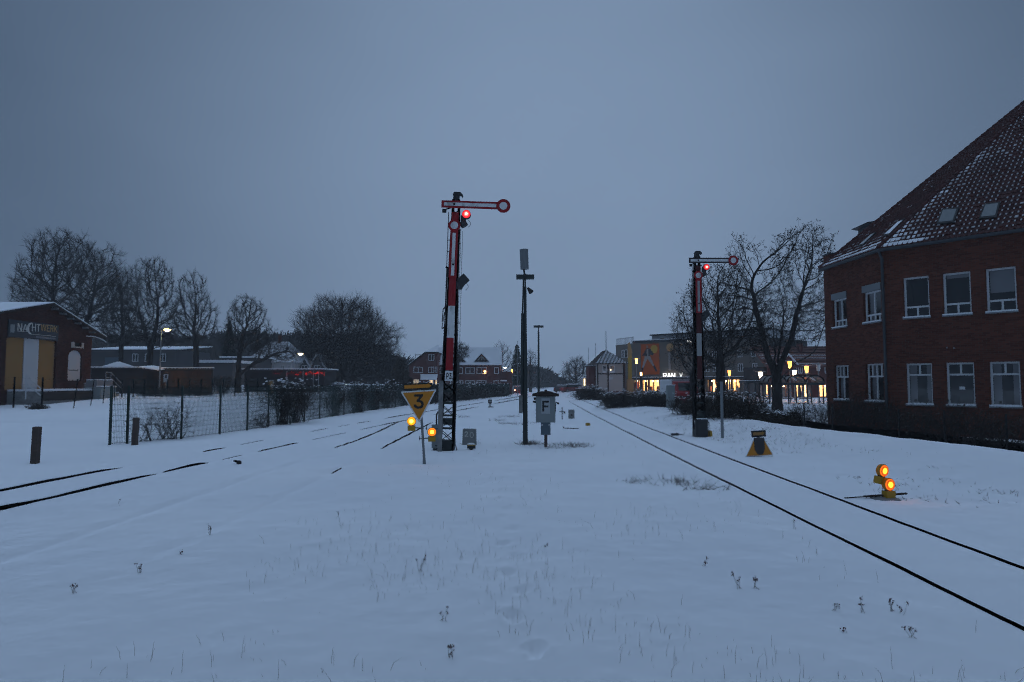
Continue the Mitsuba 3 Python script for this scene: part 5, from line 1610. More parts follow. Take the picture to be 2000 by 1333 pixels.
# white house with a steep snowy hip roof
k = thing('white_house', 'white house with a steep snow dusted hip roof behind the rounded tree', 'house')
y = 96
x0, x1 = wx(482, y), wx(572, y); ze_, zr = wz(520, 706, y), wz(535, 664, y); dp = 9
add('wall', MB().bb(x0 + .3, x1 - .3, y, y + dp, 0, ze_), 'm_whitewall', k)
r0, r1 = np.array([wx(505, y), y + dp / 2, zr]), np.array([wx(543, y), y + dp / 2, zr])
c = [np.array(q) for q in ((x0 - .2, y - .5, ze_ - .1), (x1 + .3, y - .5, ze_ - .1), (x1 + .3, y + dp + .5, ze_ - .1), (x0 - .2, y + dp + .5, ze_ - .1))]
for quad in ([c[0], c[1], r1, r0], [c[1], c[2], r1], [c[2], c[3], r0, r1], [c[3], c[0], r0]):
    slab(quad, .1, 'm_roofsnow', 'roof_plane', k)
for px in (500, 528, 548, 561):
    simple_window(k, np.eye(3), np.array([0, y, 0.]), wx(px, y), wx(px + 8, y), wz(px, 726, y), wz(px, 713, y), 2)
add('chimney', MB().bb(wx(523, y), wx(528, y), y + 4, y + 4.6, zr - .5, zr + .9), 'm_brick', k)


def c_roofsnow(p, n, uv):
    t = mikit.smoothstep(.36, .56, mikit.fbm(p.x * 2.6, p.y * 2.6, p.z * 2.6, 3))
    return mikit.mix(mi.Color3f(0.10, 0.06, 0.05), mi.Color3f(0.72, 0.74, 0.77), .35 + .65 * t)


scene['m_roofsnow'] = {'type': 'principled', 'base_color': mikit.proc(c_roofsnow), 'roughness': .9, 'specular': .2}
k = thing('grey_house', 'small grey house with two snowy gables right of the white house', 'house')
y = 100
for (a, b_, ap_, e_) in ((584, 606, 700, 722), (606, 634, 692, 722)):
    pk = add('gable_wall', MB(None, (0, y, 0)).flat(Polygon([(wx(a, y), 0), (wx(b_, y), 0), (wx(b_, y), wz(b_, e_, y)), (wx((a + b_) / 2, y), wz(a, ap_, y)), (wx(a, y), wz(a, e_, y))]), 0, .3), 'm_greyplaster', k)
    mid = wx((a + b_) / 2, y)
    for e in (a, b_):
        xe = wx(e, y) + (.2 if e == b_ else -.2)
        slab([(xe, y - .4, wz(a, e_, y) - .1), (mid, y - .4, wz(a, ap_, y)), (mid, y + 6, wz(a, ap_, y)), (xe, y + 6, wz(a, e_, y) - .1)], .1, 'm_roofsnow', 'roof_plane', k, .12)
    simple_window(k, np.eye(3), np.array([0, y, 0.]), mid - .45, mid + .45, wz(a, 723, y), wz(a, 714, y), 2)
add('flat_wing', MB().bb(wx(634, y), wx(640, y), y + 1, y + 5, 0, wz(636, 708, y)), 'm_greyplaster', k)

k = thing('distribution_box', 'yellowish distribution cabinet behind the mesh fence', 'cabinet')
y = 62; x0 = wx(524, y); zg = gz(x0, y)
add('body', MB().bb(x0, x0 + .42, y, y + .3, zg - .1, wz(528, 745, y)), 'm_board', k)
add('lid', MB().bb(x0 - .03, x0 + .45, y - .03, y + .33, wz(528, 745, y), wz(528, 743.4, y)), 'm_letter', k)
k = thing('notice_board', 'white notice on a thin post right of the left street lamp', 'sign')
y = 60
add('panel', MB().bb(wx(320.5, y), wx(329, y), y, y + .03, wz(325, 747, y), wz(325, 731, y)), 'm_whitewall', k)
add('print', MB().bb(wx(322.5, y), wx(327, y), y - .006, y - .001, wz(325, 739, y), wz(325, 733, y)), 'm_posterdark', k)
add('post', MB().cyl((wx(325, y), y + .06, gz(wx(325, y), y)), (wx(325, y), y + .06, wz(325, 732, y)), .035, 8), 'm_galv', k)
for (px, y, hgt, w, lab) in ((300, 59.5, .9, 2.6, 'low snow dusted bush at the foot of the left street lamp'), (345, 59, 1.2, 3.0, 'twiggy bush under the notice board'), (395, 60, 1.1, 2.8, 'dark bush at the right end of the plank wall'), (435, 66, 1.8, 2.2, 'reddish bush left of the rounded tree trunk'), (76, 46, .45, 1.2, 'small dark juniper at the foot of the wire fence post')):
    x = wx(px, y)
    bush('yard_bush', lab, on_ground(x, y), hgt, w, 600 + px, 70, 700, r=.012)


# ---------------------------------------------------------------- street lamps
def street_lamp(label, px, base_z, y, top_py, glow, head=(.34, .14), arm=.55, right=True, kind='arm'):
    k = thing('street_lamp', label, 'street lamp')
    x = wx(px, y); z0 = base_z; z1 = wz(px, top_py, y)
    add('pole', MB().cyl((x, y, z0 - .3), (x, y, z1), .075, 10, .05), 'm_galv', k)
    if kind == 'arm':
        sx = 1 if right else -1
        add('head', MB().bar((x, y, z1), (x + sx * arm * .4, y, z1 + .1), .06).flat(Polygon([(x + sx * arm * .3, z1 + .06), (x + sx * arm * .5, z1 + .19), (x + sx * arm * 1.5, z1 + .16), (x + sx * arm * 1.65, z1 + .06)]), y - .13, y + .13), 'm_galv', k)
        add('lamp', MB().ball((x + sx * arm, y, z1 + .03), .22, 2, (1.5, 1, .55)), 'm_lampglass', k, emit=[g_ * .075 for g_ in glow])
        add('lamp_bulb', MB().raw([(x + sx * arm - .16, y - .1, z1 - .13), (x + sx * arm - .16, y + .1, z1 - .13), (x + sx * arm + .16, y + .1, z1 - .13), (x + sx * arm + .16, y - .1, z1 - .13)], [[0, 1, 2], [0, 2, 3]]), 'm_lampglass', k, emit=[g_ * 3 for g_ in glow])
    else:
        add('hat', MB().cyl((x, y, z1), (x, y, z1 + .05), .50, 24, .42).cyl((x, y, z1 + .05), (x, y, z1 + .14), .2, 16, .08), 'm_galv', k)
        add('lamp', MB().cyl((x, y, z1 - .62), (x, y, z1 - .02), .13, 16, .19), 'm_lampglass', k, emit=[g_ * .34 for g_ in glow])
        if glow[0] > 1: add('lamp_bulb', MB().raw([(x - .1, y - .1, z1 - .63), (x - .1, y + .1, z1 - .63), (x + .1, y + .1, z1 - .63), (x + .1, y - .1, z1 - .63)], [[0, 1, 2], [0, 2, 3]]), 'm_lampglass', k, emit=[g_ * 16 for g_ in glow])
    return k


street_lamp('lit street lamp on the tall pole before the dark bare trees', 313, 1.15, 62, 645, (150, 76, 15))
street_lamp('lit street lamp rising over the dark pavilion', 578, 1.25, 85, 692, (150, 104, 40))
WARM = (60, 27, 8)
street_lamp('hat-shaped lit lamp beside the yellow lamp column of the shops', 1243, .3, 88, 701, (34, 12, 1.6), kind='hat')
street_lamp('hat-shaped lit lamp at the left corner of the signal box', 1158, .3, 104, 723, (40, 13, 1.7), kind='hat')
street_lamp('small orange lamp behind the dark tree trunk', 1424, .4, 84, 724, (24, 5.2, .5), kind='hat')
street_lamp('orange plaza lamp over the left barrel-roofed shelter', 1542.5, .4, 64, 706, (24, 5.4, .5), kind='hat')
street_lamp('orange plaza lamp over the right barrel-roofed shelter', 1575, .4, 66, 715, (24, 5.4, .5), kind='hat')
street_lamp('white plaza lamp left of the forked tree', 1485, .4, 66, 727, (44, 32, 20), kind='hat')
street_lamp('white plaza lamp between the forked tree and the left shelter', 1551, .4, 70, 724, (34, 26, 17), kind='hat')
street_lamp('white lamp at the right gable of the brick house', 981, .1, 134, 719, (90, 84, 66), kind='arm')
street_lamp('orange lamp in front of the far conifer', 1000, .1, 136, 722, (60, 6.5, .5), kind='hat')
street_lamp('unlit lantern on a post behind the right shelter', 1598, .4, 62, 712, (0.02, 0.02, 0.02), kind='hat')
k = thing('wall_lamp', 'white lantern on the pillar below the orange poster', 'lamp')
p = at(1252, 731, 104)
add('globe', MB().cyl(p - [0, 0, .3], p + [0, 0, .3], .16, 12), 'm_lampglass', k, emit=(12, 5.5, 1.2))
add('pillar', MB().bb(p[0] - .16, p[0] + .16, 103.9, 104.2, .3, p[2] - .31), 'm_darkwall', k)


# ---------------------------------------------------------------- brick house in the middle distance
def brick_house():
    k = thing('brick_house', 'long brick house with a smooth snowy roof, triangular dormers and lit windows', 'house')
    y = 130.0; X_ = lambda px: wx(px, y); Zq = lambda py: wz(890, py, y)
    R, o = np.eye(3), np.array([0, y, 0.0])
    zb = -.3
    xl, xr = X_(852), X_(977)
    add('main_wall', MB(R, o).bb(xl, xr, 0, 9, zb, Zq(713)), 'm_brickfar', k)
    ridge = Zq(677.5)
    add('eaves', MB(R, o).bb(xl - .2, xr + .35, -.45, -.02, Zq(714.5), Zq(712.6)), 'm_wood', k)
    slab([(xl - .3, y - .5, Zq(713)), (xr + .35, y - .5, Zq(713)), (xr + .1, y + 4.5, ridge), (xl - .3, y + 4.5, ridge)], .25, 'm_snow_plain', 'roof_snow', k, .12)
    slab([(xl - .3, y + 9.5, Zq(713)), (xr + .35, y + 9.5, Zq(713)), (xr + .1, y + 4.5, ridge), (xl - .3, y + 4.5, ridge)], .25, 'm_snow_plain', 'roof_snow', k, .12)
    add('gable_wall', MB().side(Polygon([(y, Zq(714)), (y + 9, Zq(714)), (y + 4.5, ridge - .1)]), xr - .3, xr - .02), 'm_brickfar', k)
    # left gabled wing, nearer
    yw = 126.0; ow = np.array([0, yw, 0.0]); Xw = lambda px: wx(px, yw); Zw = lambda py: wz(850, py, yw)
    wing = Polygon([(Xw(800), zb), (Xw(854), zb), (Xw(854), Zw(690)), (Xw(831), Zw(690)), (Xw(799), Zw(714))])
    add('wing_wall', MB(None, ow).flat(wing, 0, 6), 'm_brickfar', k)
    for a, b_ in (((798, 715.5), (832, 689)), ((832, 690), (856, 690))):
        p0, p1 = (Xw(a[0]), Zw(a[1])), (Xw(b_[0]), Zw(b_[1]))
        slab([(p0[0], yw - .4, p0[1]), (p1[0], yw - .4, p1[1]), (p1[0], yw + 7, p1[1]), (p0[0], yw + 7, p0[1])], .18, 'm_wood', 'verge', k, .2)
    slab([(Xw(830), yw - .3, Zw(690)), (Xw(855), yw - .3, Zw(690)), (Xw(853), yw + 4, Zw(674)), (Xw(850), yw + 4, Zw(674))], .2, 'm_snow_plain', 'roof_snow', k, .22)
    slab([(Xw(798), yw - .1, Zw(714.5)), (Xw(831), yw - .1, Zw(690)), (Xw(850), yw + 5, Zw(674)), (Xw(805), yw + 7, Zw(712))], .2, 'm_snow_plain', 'roof_snow', k, .24)
    for (a, b_, t, bt, n) in ((837, 848, 692, 705, 2), (808, 826, 717, 729, 2), (837, 848, 717, 729, 2), (850, 854, 717, 728, 1), (807, 819, 741, 752, 2)):
        lit = (.65, .45, .2) if t == 741 else None
        simple_window(k, R, ow, Xw(a), Xw(b_), Zw(bt), Zw(t), n, lit)
    slab([(Xw(824), yw - 1.6, Zw(741)), (Xw(855), yw - 1.6, Zw(741)), (Xw(855), yw, Zw(731)), (Xw(821), yw, Zw(731))], .15, 'm_snow_plain', 'porch_roof', k)
    simple_window(k, R, ow, Xw(838), Xw(847), Zw(752), Zw(742.5), 1, (2.2, 1.5, .75))
    simple_window(k, R, ow, Xw(850.5), Xw(854), Zw(753), Zw(742), 1, (3.0, 2.1, 1.0))
    for (a, b_) in ((859, 870), (895, 904), (909, 927), (931, 951), (965, 974)):
        simple_window(k, R, o, X_(a), X_(b_), Zq(731), Zq(718), 1 if b_ - a < 12 else 2, fw=.13)
    for (a, b_) in ((880, 890), (893, 905), (909, 928), (931, 950), (964, 974)):
        simple_window(k, R, o, X_(a), X_(b_), Zq(757), Zq(743.5), 1 if b_ - a < 12 else 2, fw=.13)
    lp = at(947, 725.5, y - .3)
    add('lit_lamp', MB().ball(lp, .14, 1, (1.6, .4, .8)).cyl(lp - [0, 0, .4], lp, .05, 8), 'm_lampglass', k, emit=(14, 7, 2))
    for c in (940.5, 895):
        h = 12 if c > 930 else 11
        dk = thing_part('dormer', k)
        tri = Polygon([(X_(c - 14), Zq(706.5)), (X_(c + 14), Zq(706.5)), (X_(c), Zq(706.5 - 15))])
        add('gable', MB(R, o).flat(tri.buffer(-.12), .2, 3), 'm_plaster', dk)
        add('barge_board', MB(R, o).flat(tri.difference(tri.buffer(-.2, join_style=2)), -.1, .2), 'm_wood', dk)
        add('pane', MB(R, o).flat(Polygon([(X_(c - 6.5), Zq(705.3)), (X_(c - 1), Zq(705.3)), (X_(c - 1), Zq(699)), ]), .17, .199).flat(Polygon([(X_(c + 6.5), Zq(705.3)), (X_(c + 1), Zq(705.3)), (X_(c + 1), Zq(699))]), .17, .199), 'm_darkglass', dk)
        slab([(X_(c - 15), y - .1, Zq(707)), (X_(c), y - .1, Zq(690.6)), (X_(c), y + 3.2, Zq(690.6)), (X_(c - 15), y + 3.2, Zq(707))], .12, 'm_snow_plain', 'roof_snow', dk, .1)
        slab([(X_(c + 15), y - .1, Zq(707)), (X_(c), y - .1, Zq(690.6)), (X_(c), y + 3.2, Zq(690.6)), (X_(c + 15), y + 3.2, Zq(707))], .12, 'm_snow_plain', 'roof_snow', dk, .1)
    # low wing on the right with a snowy ledge
    add('side_wing', MB(R, o).bb(xr, X_(1000), 1, 7, zb, Zq(726)), 'm_brickfar', k)
    add('side_ledge', MB(R, o).bb(xr, X_(990), .2, 1, Zq(745), Zq(742.5)), 'm_snow_plain', k)
    add('antenna', MB(R, o).bar((X_(809), 2, Zq(706)), (X_(809), 2, Zq(690)), .08).bar((X_(808), 2, Zq(693)), (X_(822), 2, Zq(692.5)), .1), 'm_steel', k)


mat('m_brickfar', (0.115, 0.038, 0.032), 0.9)
brick_house()
for px, top, lab in ((1011, 668, 'thin flagpole in front of the dark conifer'), (1149, 681, 'left bare pole beside the signal box'), (1163, 673, 'right bare pole beside the signal box')):
    y = 118 if px < 1100 else 103
    x = wx(px, y)
    k = thing('flag_pole', lab, 'pole')
    add('mast', MB().cyl((x, y, -.2), (x, y, wz(px, top, y)), .055, 8, .03), 'm_galv', k)
    add('finial', MB().ball((x, y, wz(px, top, y) + .05), .07, 1), 'm_galv', k)


# ---------------------------------------------------------------- cars and the red van
def car(label, px, y, yaw, bsdf, L=4.3, tail=None, estate=False, snow=True, head=None):
    k = thing('parked_car', label, 'car', 'cars in the far car park')
    x = wx(px, y); o = np.array([x, y, gz(x, y)]); R = rotz(yaw)
    W_ = 1.74
    low = Polygon([(-L / 2, .28), (L / 2, .28), (L / 2, .62), (L / 2 - .15, .80), (L * .22, .92), (-L * .46, .95), (-L / 2, .78)]).buffer(.05)
    add('body', MB(R, o).flat(low, -W_ / 2, W_ / 2), bsdf, k)
    gh = Polygon([(-L * .46 if estate else -L * .38, .93), (L * .24, .93), (L * .10, 1.38), (-L * .27, 1.42), (-L * .42 if estate else -L * .34, 1.30)])
    add('greenhouse', MB(R, o).flat(gh, -W_ / 2 + .12, W_ / 2 - .12), 'm_darkglass', k)
    add('roof', MB(R, o).flat(Polygon([(-L * .29, 1.42), (L * .10, 1.385), (L * .08, 1.45), (-L * .27, 1.48)]), -W_ / 2 + .13, W_ / 2 - .13), bsdf, k)
    if snow:
        add('roof_snow', MB(R, o).flat(Polygon([(-L * .29, 1.48), (L * .08, 1.46), (L * .06, 1.58), (-L * .26, 1.60)]), -W_ / 2 + .16, W_ / 2 - .16).flat(Polygon([(L * .24, .93), (L * .47, .83), (L * .45, .92), (L * .24, 1.0)]), -W_ / 2 + .1, W_ / 2 - .1), 'm_snow_plain', k)
    for sx in (-.31, .31):
        for sy in (-1, 1):
            w = add('wheel', MB(R, o).cyl((sx * L, sy * (W_ / 2 - .16), .31), (sx * L, sy * (W_ / 2 + .02), .31), .31, 16), 'm_rubber', k)
            add('rim', MB(R, o).cyl((sx * L, sy * (W_ / 2 + .021), .31), (sx * L, sy * (W_ / 2 + .03), .31), .19, 12), 'm_galv', w)
    for sy in (-1, 1):
        add('tail_light', MB(R, o).box((-L / 2 - .045, sy * .68, .74), (.05, .26, .13)), 'm_lampred', k, emit=tail)
        add('headlight', MB(R, o).box((L / 2 - .02, sy * .66, .66), (.08, .3, .14)), 'm_lampglass', k, emit=head)
    return k


car('car with glowing red tail lights at the far end of the fence', 1009, 141, math.pi / 2 + .12, 'm_carred', tail=(90, 5, 3))
car('second car beside the one with red tail lights', 1017, 146, math.pi / 2 + .1, 'm_cardark', tail=(26, 1.6, 1.0))
car('dark small car, first on the left of the far car park', 1100, 140, .9, 'm_cardark', estate=True)
car('snow topped red car lit by the lamp in the far car park', 1118, 133, .25, 'm_carred')
car('silver car behind the red one in the far car park', 1122, 148, .1, 'm_carsilver')
car('dark car parked before the small lit kiosk', 1137, 152, .15, 'm_cardark')
car('pale car parked behind the gap in the mesh fence', 637, 78, .1, 'm_carsilver', head=(7, 6, 4.5))
car('dark car parked left of the pale car behind the mesh fence', 598, 82, .1, 'm_cardark')

k = thing('kiosk', 'small kiosk with two tall lit windows left of the signal box', 'kiosk')
y = 125
add('wall', MB().bb(wx(1139, y), wx(1152, y), y, y + 3, 0, wz(1145, 738, y)), 'm_plaster', k)
add('roof', MB().bb(wx(1138, y), wx(1153, y), y - .2, y + 3.2, wz(1145, 738, y), wz(1145, 736.8, y)), 'm_snow_plain', k)
for a in (1139.6, 1147):
    simple_window(k, np.eye(3), np.array([0, y, 0.]), wx(a, y), wx(a + 3.4, y), wz(a, 754, y), wz(a, 740, y), 1, (5.0, 3.4, 1.3), fw=.04)

k = thing('delivery_van', 'red box van with a dark windscreen and white stripes behind the hedge', 'van')
y = 58; x0, x1 = wx(1320, y), wx(1364, y); Zv = lambda py: wz(1340, py, y)
o = np.array([(x0 + x1) / 2, y, 0]); hw = (x1 - x0) / 2
add('cargo_box', MB(None, o).bb(-hw - .06, hw + .1, 1.4, 6.2, Zv(788), Zv(743)), 'm_whitewall', k)
add('box_roof_snow', MB(None, o).bb(-hw - .06, hw + .1, 1.38, 6.2, Zv(743), Zv(741.6)), 'm_snow_plain', k)
cabp = Polygon([(0, Zv(790)), (0, Zv(768)), (.22, Zv(764)), (.75, Zv(747)), (1.0, Zv(745)), (1.38, Zv(745)), (1.38, Zv(790))])
add('cab', MB(None, o).side(cabp, -hw, hw), 'm_van', k)
wsl = np.array([0, Zv(747.5) - Zv(763), .53])
v0 = np.array([0, .23 - .03, Zv(763.5)]); v1 = np.array([0, .72 - .03, Zv(748.3)])
add('windscreen', MB(None, o).raw([(-hw * .72, v0[1], v0[2]), (hw * .95, v0[1], v0[2]), (hw * .9, v1[1], v1[2]), (-hw * .66, v1[1], v1[2])], [[0, 1, 2], [0, 2, 3]]), 'm_darkglass', k)
em = MB(None, o)
for c in (-.12, .12, .36):
    em.bar((hw * .38 + c - .10, -.012, Zv(772.5)), (hw * .38 + c, -.012, Zv(769.6)), .012, .045).bar((hw * .38 + c, -.012, Zv(769.6)), (hw * .38 + c + .10, -.012, Zv(772.5)), .012, .045)
add('emblem', em, 'm_letter', k)
add('grille', MB(None, o).bb(-hw * .7, hw * .7, -.02, 0, Zv(777.5), Zv(774.5)), 'm_black', k)
add('bumper', MB(None, o).bb(-hw, hw, -.1, .0, Zv(786), Zv(780)), 'm_carred', k)
for sx in (-1, 1):
    add('wheel', MB(None, o).cyl((sx * hw * .98 - sx * .2, .75, .62), (sx * hw * .98, .75, .62), .36, 14), 'm_rubber', k)
    add('headlight', MB(None, o).box((sx * hw * .8, -.015, Zv(776)), (.22, .05, .14)), 'm_lampglass', k)
    add('mirror', MB(None, o).box((sx * (hw + .1), .55, Zv(756)), (.12, .06, .3)), 'm_black', k)
k = thing('distribution_box', 'grey switch cabinet with snow on top left of the red van', 'cabinet')
y = 50; x = wx(1310, y); zg = gz(x, y)
add('body', MB().bb(x - .28, x + .28, y, y + .4, zg - .1, wz(1310, 753, y)), 'm_greybox', k)
add('top', MB().bb(x - .32, x + .32, y - .04, y + .44, wz(1310, 753, y), wz(1310, 751.8, y)), 'm_snow_plain', k)
add('lock', MB().bb(x + .05, x + .2, y - .02, y, wz(1310, 769, y), wz(1310, 767.6, y)), 'm_whitewall', k)


# ---------------------------------------------------------------- railway signal box
def signal_box():
    k = thing('signal_box', 'two-storey railway signal box with a half-hipped roof striped by snow', 'building')
    y = 98.0; X_ = lambda px: wx(px, y); Zq = lambda py: wz(1195, py, y)
    R, o = np.eye(3), np.array([0, y, 0.0])
    x0, x1 = X_(1166), X_(1219.5); dp = 8
    add('wall', MB(R, o).bb(x0, x1, 0, dp, 0, Zq(709)), 'm_plaster', k)
    add('brick_plinth', MB(R, o).bb(x0 - .05, x1 + .05, -.06, -.003, 0, Zq(764)), 'm_brickfar', k)
    for px in (1167, 1187.5, 1218):
        add('timber', MB(R, o).bb(X_(px) - .1, X_(px) + .1, -.07, -.003, Zq(764), Zq(709.5)), 'm_wood', k)
    add('timber', MB(R, o).bb(x0, x1, -.06, -.004, Zq(731.5), Zq(729.5)), 'm_wood', k)
    add('side_brick', MB(R, o).bb(x1 + .003, x1 + .12, 0, dp, 0, Zq(712)), 'm_brick', k)
    for (a, b_) in ((1176.5, 1184.5), (1190.5, 1200.5)):
        w = simple_window(k, R, o, X_(a), X_(b_), Zq(729), Zq(714), 1, fw=.1)
        add('lower_panel', MB(R, o).bb(X_(a) + .05, X_(b_) - .05, -.06, -.045, Zq(729), Zq(724)), 'm_frame', w)
    wl = at(1193, 723, y - .1)
    add('panel_lamp', MB().ball(wl, .06, 1), 'm_lampglass', k, emit=(9, 7, 4))
    add('number_plate', MB(R, o).text('M', .45, X_(1193), Zq(739), -.005, .02), 'm_whitewall', k)
    ze_, za = Zq(710.5), Zq(683)
    xl, xr = X_(1160.5), X_(1226); yf, yb = -.7, dp + .7
    f = lambda x, yy, z: np.array([x, y + yy, z])
    a0 = f(X_(1187), 1.6, za); a1 = f(X_(1187), dp - 1.6, za)
    e = [f(xl, yf, ze_), f(xr, yf, ze_), f(xr, yb, ze_), f(xl, yb, ze_)]
    for quad in ([e[0], e[1], a0], [e[1], e[2], a1, a0], [e[2], e[3], a1], [e[3], e[0], a0, a1]):
        slab(quad, .12, 'm_wood', 'roof_plane', k)
    # tile rows show as dark and white stripes: ribs standing out of thin snow
    m, sn = MB(), MB()
    n = np.cross(e[1] - e[0], a0 - e[0]); n /= np.linalg.norm(n)
    for i in range(24):
        u = (i + .5) / 24; b0 = e[0] + (e[1] - e[0]) * u
        t = 1 - abs(u - .41) / (.59 if u > .41 else .41)
        top = b0 + (a0 - (e[0] + (e[1] - e[0]) * .41)) * t
        if t > .06:
            m.bar(b0 + n * .03, top + n * .03, .10, .05)
    add('roof_ribs', m, 'm_wood', k, kind='stuff')
    tri = [e[0] + n * .004, e[1] + n * .004, a0 + n * .004]
    c = sum(tri) / 3
    slab([c + (q - c) * .97 for q in tri], .003, 'm_snow_plain', 'roof_snow', k, .016)
    add('finial_mast', MB().cyl(a0 - [0, 0, .1], (a0[0], a0[1], Zq(645)), .05, 8, .03), 'm_steel', k)
    add('porch', MB(R, o).bb(X_(1152), x0 - .02, 1.5, 5, 0, Zq(716)), 'm_brickfar', k)
    add('porch_roof', MB(R, o).bb(X_(1149), x0 - .02, 1.2, 5.3, Zq(716), Zq(713.8)), 'm_wood', k)
    add('porch_snow', MB(R, o).bb(X_(1149.5), x0 - .02, 1.25, 5.3, Zq(713.8), Zq(712.9)), 'm_snow_plain', k)


signal_box()
bb_ = thing('container', 'low reddish wall box with snow in front of the kiosk', 'container')
y = 108
add('side', MB().bb(wx(1130, y), wx(1157, y), y, y + 2, 0, wz(1140, 760, y)), 'm_brickfar', bb_)
add('snow_top', MB().bb(wx(1129.5, y), wx(1157.5, y), y - .05, y + 2.05, wz(1140, 760, y), wz(1140, 758.8, y)), 'm_snow_plain', bb_)


# ---------------------------------------------------------------- shops
GOODS = ['m_goods', 'm_goodsb', 'm_goodsc', 'm_posterdark', 'm_whitewall', 'm_van']


def shop_window(parent, R, o, x0, x1, z0, z1, seed, glow=(3.2, 1.75, .68), fw=.08, deep=1.4, n=2, stock=1.0):
    """A lit show window: frame, pane, and behind it a shallow shop room with a luminous ceiling strip, back wall and goods."""
    rng = np.random.default_rng(seed)
    w = thing_part('show_window', parent)
    m = MB(R, o)
    m.bb(x0, x1, -.06, .04, z1 - fw, z1).bb(x0, x1, -.06, .04, z0, z0 + fw)
    for i in range(n + 1):
        c = x0 + (x1 - x0) * i / n; m.bb(c - fw / 2, c + fw / 2, -.05, .03, z0 + fw, z1 - fw)
    add('frame', m, 'm_gutter', w)
    add('pane', MB(R, o).raw([(x0, -.01, z0), (x1, -.01, z0), (x1, -.01, z1), (x0, -.01, z1)], [[0, 1, 2], [0, 2, 3]]), 'm_pane', w)
    add('lit_back', MB(R, o).raw([(x0 + .02, deep - .02, z0), (x1 - .02, deep - .02, z0), (x1 - .02, deep - .02, z1), (x0 + .02, deep - .02, z1)], [[0, 1, 2], [0, 2, 3]]), 'm_lampglass', w, emit=glow)
    ms = {}
    kx = max(3, int((x1 - x0) / .42))
    for i in range(kx):
        x = x0 + (x1 - x0) * (i + rng.random()) / kx
        for _ in range(2):
            if rng.random() > stock: continue
            hh = (z1 - z0) * rng.uniform(.12, .62); ww = rng.uniform(.10, .34)
            zb = z0 + (0 if rng.random() < .7 else (z1 - z0) * rng.uniform(.2, .6))
            hh = min(hh, z1 - zb - .05)
            b_ = GOODS[rng.integers(0, len(GOODS))]
            ms.setdefault(b_, MB(R, o)).bb(x - ww / 2, x + ww / 2, rng.uniform(.2, .5), rng.uniform(.55, 1.1), zb, zb + hh)
    for b_, mm in sorted(ms.items()):
        add('goods', mm, b_, w, kind='stuff')
    sp = MB(R, o)
    for i in range(max(2, int((x1 - x0) / 1.1))):
        x = x0 + (x1 - x0) * (i + .3 + .4 * rng.random()) / max(2, int((x1 - x0) / 1.1))
        sp.ball((x, .5, z1 - .25), .09, 1)
    add('spotlights', sp, 'm_lampglass', w, emit=(26, 16, 7))
    return w


def walled(parent, R, o, L, z0, z1, bsdf, holes, th=.4, name='wall'):
    g = sbox(0, z0, L, z1)
    for h in holes: g = g.difference(sbox(*h))
    return add(name, MB(R, o).flat(g, 0, th), bsdf, parent)


